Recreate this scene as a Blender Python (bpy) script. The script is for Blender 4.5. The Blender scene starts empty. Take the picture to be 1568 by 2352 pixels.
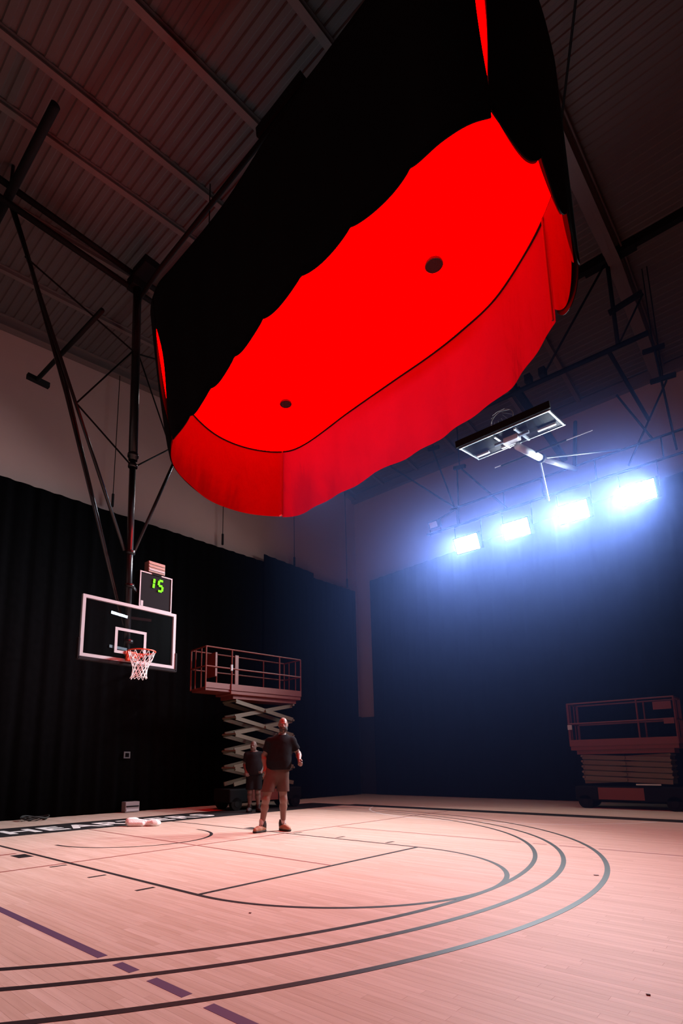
import bpy, bmesh, math, random
import numpy as np
from mathutils import Vector, Matrix, Euler

random.seed(7)
rng = np.random.default_rng(7)
PI = math.pi
FT = 0.3048
scene = bpy.context.scene
C = scene.collection

# ------------------------------------------------------------------ camera
CAM_POS = (8.269, -4.853, 1.092)
CAM_ROT = (1.7539, 0.0104, 0.7466)
FPX = 1254.0
cam_data = bpy.data.cameras.new('camera')
cam = bpy.data.objects.new('camera', cam_data)
C.objects.link(cam)
cam.location = CAM_POS
cam.rotation_euler = CAM_ROT
cam_data.sensor_fit = 'VERTICAL'
cam_data.sensor_height = 36.0
cam_data.sensor_width = 24.0
cam_data.lens = FPX * 36.0 / 2352.0
cam_data.shift_x = 84.72 / 2352.0
cam_data.shift_y = 350.68 / 2352.0
cam_data.clip_start = 0.05
cam_data.clip_end = 200
scene.camera = cam

# ------------------------------------------------------------------ world, light levels, exposure
world = bpy.data.worlds.new('world')
scene.world = world
world.use_nodes = True
bg = world.node_tree.nodes['Background']
bg.inputs[0].default_value = (0.01, 0.01, 0.012, 1)
bg.inputs[1].default_value = 0.0
FLOOD = 60.0           # radiance of the lit floodlight lenses
FLOOD_W = 240.0        # watts of each lit floodlight's beam
RED = 9.5              # radiance of the red diffuser
KEY = 2200.0          # watts of the spotlight behind the softbox
HAZE = 0.020
scene.view_settings.view_transform = 'Standard'
scene.view_settings.look = 'None'
scene.view_settings.gamma = 1.0
scene.view_settings.use_curve_mapping = False
scene.view_settings.exposure = 0.0
try:
    scene.cycles.use_denoising = True
    scene.cycles.max_bounces = 5
    scene.cycles.diffuse_bounces = 3
    scene.cycles.volume_bounces = 0
    scene.cycles.adaptive_threshold = 0.02
    scene.cycles.sample_clamp_indirect = 6.0
except Exception:
    pass

# ------------------------------------------------------------------ materials
MATS = {}
def mat(name, col, rough=0.6, metal=0.0, spec=0.5, var=0.0, scale=8.0, bump=0.0, emit=None, estr=0.0, coat=0.0):
    if name in MATS:
        return MATS[name]
    m = bpy.data.materials.new(name)
    m.use_nodes = True
    nt = m.node_tree
    b = nt.nodes['Principled BSDF']
    b.inputs['Base Color'].default_value = (*col, 1)
    b.inputs['Roughness'].default_value = rough
    b.inputs['Metallic'].default_value = metal
    b.inputs['Specular IOR Level'].default_value = spec
    b.inputs['Coat Weight'].default_value = coat
    if var > 0 or bump > 0:
        tc = nt.nodes.new('ShaderNodeTexCoord')
        nz = nt.nodes.new('ShaderNodeTexNoise')
        nz.inputs['Scale'].default_value = scale
        nz.inputs['Detail'].default_value = 5
        nt.links.new(tc.outputs['Object'], nz.inputs['Vector'])
        if var > 0:
            mx = nt.nodes.new('ShaderNodeMix')
            mx.data_type = 'RGBA'
            mx.inputs[6].default_value = (*[c * (1 - var) for c in col], 1)
            mx.inputs[7].default_value = (*[min(1, c * (1 + var)) for c in col], 1)
            nt.links.new(nz.outputs['Fac'], mx.inputs[0])
            nt.links.new(mx.outputs[2], b.inputs['Base Color'])
        if bump > 0:
            bp = nt.nodes.new('ShaderNodeBump')
            bp.inputs['Strength'].default_value = bump
            bp.inputs['Distance'].default_value = 0.02
            nt.links.new(nz.outputs['Fac'], bp.inputs['Height'])
            nt.links.new(bp.outputs['Normal'], b.inputs['Normal'])
    if emit is not None:
        b.inputs['Emission Color'].default_value = (*emit, 1)
        b.inputs['Emission Strength'].default_value = estr
    MATS[name] = m
    return m

def emission(name, col, strength):
    m = bpy.data.materials.new(name)
    m.use_nodes = True
    nt = m.node_tree
    for n in list(nt.nodes):
        nt.nodes.remove(n)
    o = nt.nodes.new('ShaderNodeOutputMaterial')
    e = nt.nodes.new('ShaderNodeEmission')
    e.inputs[0].default_value = (*col, 1)
    e.inputs[1].default_value = strength
    nt.links.new(e.outputs[0], o.inputs[0])
    MATS[name] = m
    return m

def cloth(name, col, trans, gloss=0.0, scale=3.0, bump=0.3):
    """thin fabric that lets light through"""
    m = bpy.data.materials.new(name)
    m.use_nodes = True
    nt = m.node_tree
    for n in list(nt.nodes):
        nt.nodes.remove(n)
    o = nt.nodes.new('ShaderNodeOutputMaterial')
    d = nt.nodes.new('ShaderNodeBsdfDiffuse')
    t = nt.nodes.new('ShaderNodeBsdfTranslucent')
    g = nt.nodes.new('ShaderNodeBsdfGlossy')
    g.inputs['Roughness'].default_value = 0.35
    tc = nt.nodes.new('ShaderNodeTexCoord')
    mp = nt.nodes.new('ShaderNodeMapping')
    mp.inputs['Scale'].default_value = (1.0, 1.0, 0.35)
    nz = nt.nodes.new('ShaderNodeTexNoise')
    nz.inputs['Scale'].default_value = scale
    nz.inputs['Detail'].default_value = 4
    nt.links.new(tc.outputs['Object'], mp.inputs['Vector'])
    nt.links.new(mp.outputs[0], nz.inputs['Vector'])
    mx = nt.nodes.new('ShaderNodeMix')
    mx.data_type = 'RGBA'
    mx.inputs[6].default_value = (*[c * 0.75 for c in col], 1)
    mx.inputs[7].default_value = (*col, 1)
    nt.links.new(nz.outputs['Fac'], mx.inputs[0])
    nt.links.new(mx.outputs[2], d.inputs[0])
    nt.links.new(mx.outputs[2], t.inputs[0])
    bp = nt.nodes.new('ShaderNodeBump')
    bp.inputs['Strength'].default_value = bump
    bp.inputs['Distance'].default_value = 0.15
    nt.links.new(nz.outputs['Fac'], bp.inputs['Height'])
    for s in (d, t, g):
        nt.links.new(bp.outputs[0], s.inputs['Normal'])
    m1 = nt.nodes.new('ShaderNodeMixShader')
    m1.inputs[0].default_value = trans
    nt.links.new(d.outputs[0], m1.inputs[1])
    nt.links.new(t.outputs[0], m1.inputs[2])
    m2 = nt.nodes.new('ShaderNodeMixShader')
    m2.inputs[0].default_value = gloss
    nt.links.new(m1.outputs[0], m2.inputs[1])
    nt.links.new(g.outputs[0], m2.inputs[2])
    nt.links.new(m2.outputs[0], o.inputs[0])
    MATS[name] = m
    return m

def wood(name, per_object):
    m = bpy.data.materials.new(name)
    m.use_nodes = True
    nt = m.node_tree
    b = nt.nodes['Principled BSDF']
    L = nt.links.new
    geo = nt.nodes.new('ShaderNodeNewGeometry')
    mp = nt.nodes.new('ShaderNodeMapping')
    mp.inputs['Scale'].default_value = (1.2, 22.0, 1.0)
    L(geo.outputs['Position'], mp.inputs['Vector'])
    if per_object:
        src = nt.nodes.new('ShaderNodeObjectInfo').outputs['Random']
    else:
        src = nt.nodes.new('ShaderNodeAttribute')
        src.attribute_name = 'tone'
        src = src.outputs['Fac']
    # shift the grain on every board
    add = nt.nodes.new('ShaderNodeVectorMath')
    add.operation = 'ADD'
    mul = nt.nodes.new('ShaderNodeMath')
    mul.operation = 'MULTIPLY'
    mul.inputs[1].default_value = 37.0
    L(src, mul.inputs[0])
    L(mp.outputs[0], add.inputs[0])
    L(mul.outputs[0], add.inputs[1])
    nz = nt.nodes.new('ShaderNodeTexNoise')
    nz.inputs['Scale'].default_value = 1.6
    nz.inputs['Detail'].default_value = 6
    nz.inputs['Roughness'].default_value = 0.6
    L(add.outputs[0], nz.inputs['Vector'])
    ramp = nt.nodes.new('ShaderNodeValToRGB')
    e = ramp.color_ramp.elements
    e[0].position = 0.0; e[0].color = (0.525, 0.39, 0.315, 1)
    e[1].position = 1.0; e[1].color = (0.60, 0.465, 0.39, 1)
    L(src, ramp.inputs[0])
    mx = nt.nodes.new('ShaderNodeMix')
    mx.data_type = 'RGBA'
    mx.blend_type = 'MULTIPLY'
    g = nt.nodes.new('ShaderNodeValToRGB')
    g.color_ramp.elements[0].position = 0.25; g.color_ramp.elements[0].color = (0.78, 0.72, 0.68, 1)
    g.color_ramp.elements[1].position = 0.6; g.color_ramp.elements[1].color = (1, 1, 1, 1)
    L(nz.outputs['Fac'], g.inputs[0])
    mx.inputs[0].default_value = 0.75
    L(ramp.outputs[0], mx.inputs[6])
    L(g.outputs[0], mx.inputs[7])
    L(mx.outputs[2], b.inputs['Base Color'])
    b.inputs['Roughness'].default_value = 0.55
    b.inputs['Specular IOR Level'].default_value = 0.15
    MATS[name] = m
    return m

def glassy(name, tint, refl):
    m = bpy.data.materials.new(name)
    m.use_nodes = True
    nt = m.node_tree
    for n in list(nt.nodes):
        nt.nodes.remove(n)
    o = nt.nodes.new('ShaderNodeOutputMaterial')
    t = nt.nodes.new('ShaderNodeBsdfTransparent')
    t.inputs[0].default_value = (*tint, 1)
    g = nt.nodes.new('ShaderNodeBsdfGlossy')
    g.inputs['Roughness'].default_value = 0.22
    mx = nt.nodes.new('ShaderNodeMixShader')
    mx.inputs[0].default_value = refl
    nt.links.new(t.outputs[0], mx.inputs[1])
    nt.links.new(g.outputs[0], mx.inputs[2])
    nt.links.new(mx.outputs[0], o.inputs[0])
    MATS[name] = m
    return m

M_BOARD = wood('maple_board', True)
M_BOARDS = wood('maple_boards', False)
M_SUB = mat('subfloor', (0.16, 0.10, 0.06), 0.8)
M_LINE = mat('black_line_paint', (0.018, 0.016, 0.018), 0.40, spec=0.5)
M_PURPLE = mat('purple_line_paint', (0.10, 0.062, 0.12), 0.45)
M_BROWN = mat('maroon_line_paint', (0.25, 0.085, 0.07), 0.45)
M_WHITEL = mat('white_line_paint', (0.75, 0.74, 0.72), 0.45)
M_WALL = mat('beige_wall', (0.39, 0.24, 0.215), 0.85, var=0.06, scale=1.5)
M_DARKWALL = mat('dark_wainscot', (0.006, 0.006, 0.007), 0.9, var=0.2)
M_DECK = mat('roof_deck', (0.078, 0.058, 0.057), 0.75, var=0.08, scale=2)
M_BEAM = mat('roof_beam', (0.115, 0.078, 0.074), 0.7, var=0.08)
M_CURT = mat('black_velour', (0.004, 0.0035, 0.004), 0.95, spec=0.0, var=0.3)
M_CURTB = mat('navy_velour', (0.004, 0.005, 0.010), 0.95, spec=0.0, var=0.3)
M_STEEL = mat('dark_steel', (0.006, 0.006, 0.007), 0.75, metal=0.0, spec=0.12)
M_GALV = mat('grey_steel', (0.38, 0.40, 0.42), 0.35, metal=0.8)
M_PIPE = mat('black_gloss_pipe', (0.025, 0.025, 0.028), 0.22, metal=0.4)
M_WHITE = mat('white_paint', (0.38, 0.36, 0.38), 0.5)
M_RIM = mat('orange_rim', (0.75, 0.07, 0.02), 0.4)
M_NET = mat('white_net', (0.85, 0.83, 0.83), 0.8)
M_PAD = mat('dark_padding', (0.012, 0.010, 0.012), 0.85, spec=0.15)
M_GLASS = glassy('board_glass', (0.90, 0.92, 0.94), 0.005)
M_BLACKOUT = mat('blackout_fabric', (0.006, 0.005, 0.006), 0.9, spec=0.1)
M_REDFAB = cloth('red_fabric', (0.155, 0.002, 0.009), 0.30, 0.03, scale=1.6, bump=0.7)
M_REDGLOW = emission('red_diffuser', (1.0, 0.0, 0.0), RED)
M_FLOOD = emission('flood_lens', (0.82, 0.92, 1.0), FLOOD)
M_SPOTLENS = emission('spot_lens', (1.0, 0.95, 0.9), 30.0)
M_GREEN = emission('green_led', (0.18, 1.0, 0.02), 2.2)
M_CLOCK = mat('clock_face', (0.006, 0.005, 0.007), 0.8, spec=0.1)
M_LIFTRED = mat('lift_red', (0.13, 0.02, 0.013), 0.5, var=0.15)
M_LIFTTAN = mat('lift_tan', (0.10, 0.08, 0.052), 0.55, var=0.15)
M_LIFTDARK = mat('lift_dark', (0.004, 0.004, 0.005), 0.8, spec=0.1)
M_RUBBER = mat('rubber', (0.005, 0.005, 0.005), 0.9, spec=0.1)
M_SKIN = mat('skin', (0.18, 0.08, 0.06), 0.5, var=0.08, scale=25)
M_SHIRT = mat('black_tshirt', (0.011, 0.010, 0.012), 0.95, spec=0.05, var=0.25, scale=20, bump=0.2)
M_SHORTS = mat('brown_shorts', (0.085, 0.045, 0.038), 0.95, spec=0.05, var=0.15, scale=20, bump=0.2)
M_DSHORTS = mat('dark_shorts', (0.010, 0.010, 0.012), 0.95, spec=0.05, var=0.2)
M_SOCK = mat('pale_sock', (0.5, 0.40, 0.38), 0.9)
M_SHOE = mat('tan_shoe', (0.36, 0.17, 0.10), 0.7, var=0.15)
M_SHOED = mat('dark_shoe', (0.02, 0.012, 0.012), 0.7)
M_HAIR = mat('dark_beard', (0.03, 0.02, 0.018), 0.8)
M_TOWEL = mat('white_towel', (0.85, 0.78, 0.76), 0.95, bump=0.5, scale=60)
M_STRIPE = mat('horn_tan', (0.27, 0.16, 0.13), 0.6)

# ------------------------------------------------------------------ geometry helpers
class MB:
    def __init__(self):
        self.v = []
        self.f = []
    def add(self, v, f):
        o = len(self.v)
        self.v += [tuple(x) for x in v]
        self.f += [tuple(i + o for i in q) for q in f]
        return self
    def box(self, c, s, R=None):
        x, y, z = s[0] / 2, s[1] / 2, s[2] / 2
        vs = [(-x, -y, -z), (x, -y, -z), (x, y, -z), (-x, y, -z), (-x, -y, z), (x, -y, z), (x, y, z), (-x, y, z)]
        if R is not None:
            vs = [R @ Vector(a) for a in vs]
        vs = [(a[0] + c[0], a[1] + c[1], a[2] + c[2]) for a in vs]
        return self.add(vs, [(0, 3, 2, 1), (4, 5, 6, 7), (0, 1, 5, 4), (1, 2, 6, 5), (2, 3, 7, 6), (3, 0, 4, 7)])
    def bar(self, p0, p1, w, h=None, up=(0, 0, 1)):
        """rectangular bar between two points"""
        h = h or w
        a, b = Vector(p0), Vector(p1)
        d = (b - a)
        L = d.length
        d.normalize()
        u = Vector(up)
        if abs(d.dot(u)) > 0.98:
            u = Vector((1, 0, 0))
        s = d.cross(u).normalized()
        t = s.cross(d).normalized()
        R = Matrix((s, d, t)).transposed()
        return self.box((a + b) / 2, (w, L, h), R)
    def tube(self, pts, r, n=10, closed=False, cap=True):
        pts = [Vector(p) for p in pts]
        rs = r if isinstance(r, (list, tuple)) else [r] * len(pts)
        N = len(pts)
        vs, fs = [], []
        prev = None
        for i, p in enumerate(pts):
            if closed:
                t = pts[(i + 1) % N] - pts[i - 1]
            else:
                t = pts[min(i + 1, N - 1)] - pts[max(i - 1, 0)]
            t.normalize()
            if prev is None:
                u = Vector((0, 0, 1)) if abs(t.z) < 0.9 else Vector((1, 0, 0))
            else:
                u = prev
            s = t.cross(u)
            if s.length < 1e-6:
                s = t.cross(Vector((0, 1, 0)))
            s.normalize()
            u = s.cross(t).normalized()
            prev = u
            for k in range(n):
                a = 2 * PI * k / n
                vs.append(p + (s * math.cos(a) + u * math.sin(a)) * rs[i])
        M = N if closed else N - 1
        for i in range(M):
            j = (i + 1) % N
            for k in range(n):
                k2 = (k + 1) % n
                fs.append((i * n + k, i * n + k2, j * n + k2, j * n + k))
        if cap and not closed:
            fs.append(tuple(range(n - 1, -1, -1)))
            fs.append(tuple((N - 1) * n + k for k in range(n)))
        return self.add(vs, fs)
    def prism(self, poly, z0, z1):
        n = len(poly)
        vs = [(x, y, z0) for x, y in poly] + [(x, y, z1) for x, y in poly]
        fs = [tuple(range(n - 1, -1, -1)), tuple(range(n, 2 * n))]
        fs += [(i, (i + 1) % n, n + (i + 1) % n, n + i) for i in range(n)]
        return self.add(vs, fs)
    def ringseg(self, cx, cy, r0, r1, a0, a1, z0, z1, n):
        vs, fs = [], []
        for i in range(n + 1):
            a = a0 + (a1 - a0) * i / n
            c, s = math.cos(a), math.sin(a)
            vs += [(cx + r0 * c, cy + r0 * s, z0), (cx + r1 * c, cy + r1 * s, z0), (cx + r1 * c, cy + r1 * s, z1), (cx + r0 * c, cy + r0 * s, z1)]
        for i in range(n):
            o, q = i * 4, i * 4 + 4
            fs += [(o + 3, o + 2, q + 2, q + 3), (o, q, q + 1, o + 1), (o + 1, q + 1, q + 2, o + 2), (o, o + 3, q + 3, q)]
        fs += [(0, 1, 2, 3), (n * 4 + 3, n * 4 + 2, n * 4 + 1, n * 4)]
        return self.add(vs, fs)
    def mesh(self, name, origin=(0, 0, 0)):
        me = bpy.data.meshes.new(name)
        o = origin
        me.from_pydata([(a[0] - o[0], a[1] - o[1], a[2] - o[2]) for a in self.v], [], self.f)
        me.update()
        return me
    def build(self, name, m, parent=None, smooth=False, bevel=0.0):
        o = bpy.data.objects.new(name, None)
        org = world_origin(parent) if parent else (0, 0, 0)
        me = self.mesh(name, org)
        bpy.data.objects.remove(o)
        o = bpy.data.objects.new(name, me)
        C.objects.link(o)
        me.materials.append(m)
        if parent:
            o.parent = parent
        if smooth:
            me.polygons.foreach_set('use_smooth', [True] * len(me.polygons))
        if bevel:
            b = o.modifiers.new('bevel', 'BEVEL')
            b.width = bevel
            b.segments = 2
            b.limit_method = 'ANGLE'
        return o

def world_origin(o):
    p = Vector((0, 0, 0))
    while o is not None:
        p += o.location
        o = o.parent
    return p

def centre(o):
    """move a top-level mesh's origin to the bottom centre of its bounds"""
    me = o.data
    n = len(me.vertices)
    co = np.empty(n * 3)
    me.vertices.foreach_get('co', co)
    co = co.reshape(-1, 3)
    c = np.array([(co[:, 0].min() + co[:, 0].max()) / 2, (co[:, 1].min() + co[:, 1].max()) / 2, co[:, 2].min()])
    me.vertices.foreach_set('co', (co - c).ravel())
    me.update()
    o.location = tuple(c)
    return o

def thing(name, label, cat, loc, group=None):
    o = bpy.data.objects.new(name, None)
    o.empty_display_size = 0.1
    C.objects.link(o)
    o.location = loc
    tag(o, label, cat, group)
    return o

def tag(o, label=None, cat=None, group=None, kind=None):
    if label: o['label'] = label
    if cat: o['category'] = cat
    if group: o['group'] = group
    if kind: o['kind'] = kind
    return o

def struct(o):
    o['kind'] = 'structure'
    return o

# ================================================================== SETTING
XL, YF, XR, YN = -4.95, 12.75, 19.0, -10.0
def roof_z(y):
    return 12.05 + 0.12 * y if y < 8.2 else 13.034 - 0.12 * (y - 8.2)

floor = struct(MB().box(((XL + XR) / 2, (YF + YN) / 2, -0.11), (XR - XL + 0.4, YF - YN + 0.4, 0.18)).build('floor', M_SUB))

# floor boards: maple strips along the court, each a board of its own
BW = 0.057
LENS = [0.45, 0.6, 0.75, 0.95, 1.2, 1.5, 1.85]
Rm = np.array(Euler(CAM_ROT).to_matrix())
def project(P):
    q = (np.asarray(P, float) - np.array(CAM_POS)) @ Rm
    z = np.where(q[..., 2] < -0.05, -q[..., 2], 1e-3)
    return np.stack([784 - 84.72 + FPX * q[..., 0] / z, 1176 + 350.68 - FPX * q[..., 1] / z], -1), q[..., 2] < -0.05
boards = []
y = YN
while y < YF:
    x = XL - random.random()
    while x < XR:
        k = random.randrange(len(LENS))
        boards.append((x + LENS[k] / 2, y + BW / 2, k))
        x += LENS[k]
    y += BW
bc = np.array([(b[0], b[1], 0) for b in boards])
uv, front = project(bc)
inv = front & (uv[:, 0] > -60) & (uv[:, 0] < 1628) & (uv[:, 1] > 1700) & (uv[:, 1] < 2420)
dist = np.linalg.norm(bc - np.array(CAM_POS), axis=1)
order = np.argsort(np.where(inv, dist, 1e9))[:300]
near_set = set(order.tolist())
def board_geo(cx, cy, L):
    x0, x1, y0, y1, b = cx - L / 2 + 0.0002, cx + L / 2 - 0.0002, cy - BW / 2 + 0.0001, cy + BW / 2 - 0.0001, 0.0003
    v = [(x0, y0, -0.02), (x1, y0, -0.02), (x1, y1, -0.02), (x0, y1, -0.02),
         (x0, y0, -b), (x1, y0, -b), (x1, y1, -b), (x0, y1, -b),
         (x0 + b, y0 + b, 0), (x1 - b, y0 + b, 0), (x1 - b, y1 - b, 0), (x0 + b, y1 - b, 0)]
    f = [(8, 9, 10, 11)]
    for i in range(4):
        j = (i + 1) % 4
        f += [(i, j, 4 + j, 4 + i), (4 + i, 4 + j, 8 + j, 8 + i)]
    return v, f
bmesh_k = []
for L in LENS:
    me = MB().add(*board_geo(0, 0, L)).mesh('board')
    me.materials.append(M_BOARD)
    bmesh_k.append(me)
for i in order:
    b = boards[i]
    o = bpy.data.objects.new('board', bmesh_k[b[2]])
    C.objects.link(o)
    o.parent = floor
    o.location = (b[0], b[1], 0)
V, F, T = [], [], []
for i, b in enumerate(boards):
    if i in near_set:
        continue
    v, f = board_geo(b[0], b[1], LENS[b[2]])
    o = len(V)
    V += v
    F += [tuple(k + o for k in q) for q in f]
    T += [random.random()] * len(f)
me = bpy.data.meshes.new('boards')
me.from_pydata(V, [], F)
at = me.attributes.new('tone', 'FLOAT', 'FACE')
at.data.foreach_set('value', T)
me.materials.append(M_BOARDS)
rest = bpy.data.objects.new('far_boards', me)
C.objects.link(rest)
rest.parent = floor
rest['kind'] = 'stuff'

# painted court lines
ZL = 0.0012
def line(name, x0, y0, x1, y1, w, m, z=ZL):
    d = Vector((x1 - x0, y1 - y0, 0))
    c = ((x0 + x1) / 2, (y0 + y1) / 2, z / 2)
    if abs(d.x) > abs(d.y):
        s = (abs(d.x), w, z)
    else:
        s = (w, abs(d.y), z)
    return MB().box(c, s).build(name, m, floor)
LW = 0.051
XB = -1.6
XFT = 13.75 * FT
for s in (-1, 1):
    line('lane_line', XB, s * 1.805, XFT, s * 1.805, LW, M_LINE)
    for bx in (11, 14, 17):
        xx = (bx - 5.25) * FT + 0.025
        line('lane_mark', xx, s * 1.88, xx, s * 2.07, LW * 0.9, M_LINE)
    MB().box(((7.5 - 5.25) * FT, s * 1.965, ZL / 2), (0.30, 0.18, ZL)).build('lane_block', M_LINE, floor)
line('free_throw_line', XFT - 0.025, -1.83, XFT - 0.025, 1.83, LW, M_LINE, ZL * 1.1)
MB().ringseg(XFT, 0, 1.78, 1.83, -PI / 2, PI / 2, 0, ZL * 1.2, 72).build('free_throw_arc', M_LINE, floor)
MB().ringseg(0, 0, 1.215, 1.266, -PI / 2, PI / 2, 0, ZL, 60).build('restricted_arc', M_LINE, floor)
for k, R in enumerate((6.02, 6.325, 6.75)):
    mb = MB().ringseg(0, 0, R - LW, R, -PI / 2, PI / 2, 0, ZL * (1.3 + 0.1 * k), 160)
    for s in (-1, 1):
        mb.box((XB / 2, s * (R - LW / 2), ZL * 0.65), (-XB, LW, ZL * 1.3))
    mb.build('three_point_line', M_LINE, floor)
# lines of the other courts, broken where they meet the arcs
def broken(name, y, x0, x1, w, m):
    cuts = [math.sqrt(R * R - y * y) for R in (5.995, 6.30, 6.725)]
    a = x0
    for c in cuts:
        line(name, a, y, c - 0.085, y, w, m, ZL * 0.8)
        a = c + 0.085
    line(name, a, y, x1, y, w, m, ZL * 0.8)
broken('purple_line', -3.12, 1.72, 12.0, 0.062, M_PURPLE)
broken('maroon_line', 3.10, 1.72, 12.0, 0.045, M_BROWN)
line('maroon_line', 1.66, -3.12, 1.66, 7.3, 0.045, M_BROWN, ZL * 0.7)
line('maroon_line', -1.55, 0.02, XFT - 0.06, 0.02, 0.04, M_BROWN, ZL * 0.6)
line('maroon_line', 0.40, -4.5, 0.40, -1.93, 0.07, M_BROWN, ZL * 0.6)
MB().ringseg(2.7, 8.8, 3.55, 3.60, PI * 1.10, PI * 1.86, 0, ZL * 0.7, 60).build('white_circle_line', M_WHITEL, floor)
# black borders out of bounds
MB().box(((-3.0 + XB) / 2, -0.3, ZL * 0.5), (XB + 3.0, 15.9, ZL)).build('baseline_border', M_LINE, floor)
MB().box((8.2, 7.66, ZL * 0.45), (19.6, 0.56, ZL * 0.9)).build('sideline_border', M_LINE, floor)

# lettering on the baseline border
def text_mesh(s, size, m, name, parent, matrix, ext=0.0006):
    cu = bpy.data.curves.new(name, 'FONT')
    cu.body = s
    cu.size = size
    cu.extrude = ext
    cu.offset = 0.028 * size
    cu.align_x = 'CENTER'
    cu.align_y = 'CENTER'
    t = bpy.data.objects.new(name, cu)
    C.objects.link(t)
    dg = bpy.context.evaluated_depsgraph_get()
    me = bpy.data.meshes.new_from_object(t.evaluated_get(dg))
    C.objects.unlink(t)
    bpy.data.objects.remove(t)
    me.transform(matrix)
    me.materials.clear()
    me.materials.append(m)
    o = bpy.data.objects.new(name, me)
    C.objects.link(o)
    if parent:
        o.parent = parent
    return o
BAND = "HEARTERS"
for i, ch in enumerate(BAND):
    yy = -0.92 + i * 0.565
    text_mesh(ch, 0.92, M_WHITEL, 'baseline_letter', floor,
              Matrix.Translation((-2.22, yy, ZL + 0.0008)) @ Matrix.Rotation(PI / 2, 4, 'Z') @ Matrix.Diagonal((0.92, 1, 1, 1)))

# walls
def wall(name, c, s):
    return struct(MB().box(c, s).build(name, M_WALL))
wl = wall('wall_left', (XL - 0.1, (YF + YN) / 2, 6.0), (0.2, YF - YN + 0.4, 14.0 - 0.0))
wf = wall('wall_back', ((XL + XR) / 2, YF + 0.1, 6.0), (XR - XL + 0.4, 0.2, 14.0))
wr = wall('wall_right', (XR + 0.1, (YF + YN) / 2, 6.0), (0.2, YF - YN + 0.4, 14.0))
wn = wall('wall_front', ((XL + XR) / 2, YN - 0.1, 6.0), (XR - XL + 0.4, 0.2, 14.0))
MB().box((XL + 0.03, (YF + YN) / 2, 1.5), (0.06, YF - YN, 2.98)).build('wainscot', M_DARKWALL, wl)
MB().box(((XL + XR) / 2, YF - 0.03, 1.48), (XR - XL - 0.14, 0.06, 2.95)).build('wainscot', M_DARKWALL, wf)

# ceiling: fluted deck on a low gable, beams below it
def deck(y0, y1):
    """flutes run along x, so the profile steps along y"""
    prof = []
    yy = y0
    P = 0.20
    while yy < y1 - 1e-6:
        for dy, dz in ((0, 0), (0.085, 0), (0.105, 0.02), (0.18, 0.02)):
            q = min(yy + dy, y1)
            prof.append((q, roof_z(q) + dz))
        yy += P
    prof.append((y1, roof_z(y1)))
    v, f = [], []
    for (a, b) in prof:
        v += [(XL - 0.1, a, b), (XR + 0.1, a, b)]
    for i in range(len(prof) - 1):
        o = i * 2
        f.append((o, o + 2, o + 3, o + 1))
    return v, f
mb = MB()
mb.add(*deck(YN - 0.1, 8.2))
mb.add(*deck(8.2, YF + 0.1))
mb.add([(XL - 0.1, YN - 0.1, roof_z(YN) + 0.15), (XR + 0.1, YN - 0.1, roof_z(YN) + 0.15), (XR + 0.1, 8.2, 13.2), (XL - 0.1, 8.2, 13.2)], [(0, 1, 2, 3)])
mb.add([(XL - 0.1, 8.2, 13.2), (XR + 0.1, 8.2, 13.2), (XR + 0.1, YF + 0.1, roof_z(YF) + 0.15), (XL - 0.1, YF + 0.1, roof_z(YF) + 0.15)], [(0, 1, 2, 3)])
ceiling = struct(mb.build('ceiling', M_DECK))
def ibeam(name, x, w, h, m=M_BEAM, y0=YN, y1=YF, parent=ceiling):
    mb = MB()
    for a, b in ((y0, min(8.2, y1)), (8.2, y1)):
        if b <= a:
            continue
        pa, pb = (x, a, roof_z(a)), (x, b, roof_z(b))
        mb.bar((pa[0], a, pa[2] - h + 0.012), (pb[0], b, pb[2] - h + 0.012), w, 0.024)
        mb.bar((pa[0], a, pa[2] - h / 2), (pb[0], b, pb[2] - h / 2), 0.03, h)
        mb.bar((pa[0], a, pa[2] - 0.012), (pb[0], b, pb[2] - 0.012), w, 0.024)
    return mb.build(name, m, parent)
for x, w, h in ((-4.82, 0.22, 0.30), (-3.3, 0.10, 0.14), (-1.7, 0.10, 0.14), (0.0, 0.11, 0.12), (1.0, 0.11, 0.13), (2.6, 0.12, 0.16), (4.2, 0.12, 0.16), (6.3, 0.25, 0.40), (8.4, 0.12, 0.16), (10.4, 0.12, 0.16), (12.6, 0.34, 0.4)):
    ibeam('roof_beam', x, w, h)
MB().bar((XL, 8.2, 12.93), (XR, 8.2, 12.93), 0.16, 0.22).build('ridge_beam', M_STEEL, ceiling)
MB().bar((XL, YF - 0.1, 12.28), (XR, YF - 0.1, 12.28), 0.2, 0.3).build('eave_beam', M_BEAM, ceiling)
for dx in (-0.17, 0.19):
    MB().tube([(6.3 + dx, YN, roof_z(YN) - 0.12), (6.3 + dx, 8.2, 12.91), (6.3 + dx, YF, roof_z(YF) - 0.12)], 0.02, 6).build('conduit', M_BEAM, ceiling)
MB().tube([(6.1, 1.9, 12.1), (7.3, 0.6, 11.9), (8.7, -1.2, 11.6)], 0.025, 8).build('roof_brace', M_STEEL, ceiling)
MB().tube([(5.9, 5.2, 12.4), (8.6, -1.0, 11.6)], 0.02, 8).build('roof_brace', M_STEEL, ceiling)

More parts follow.
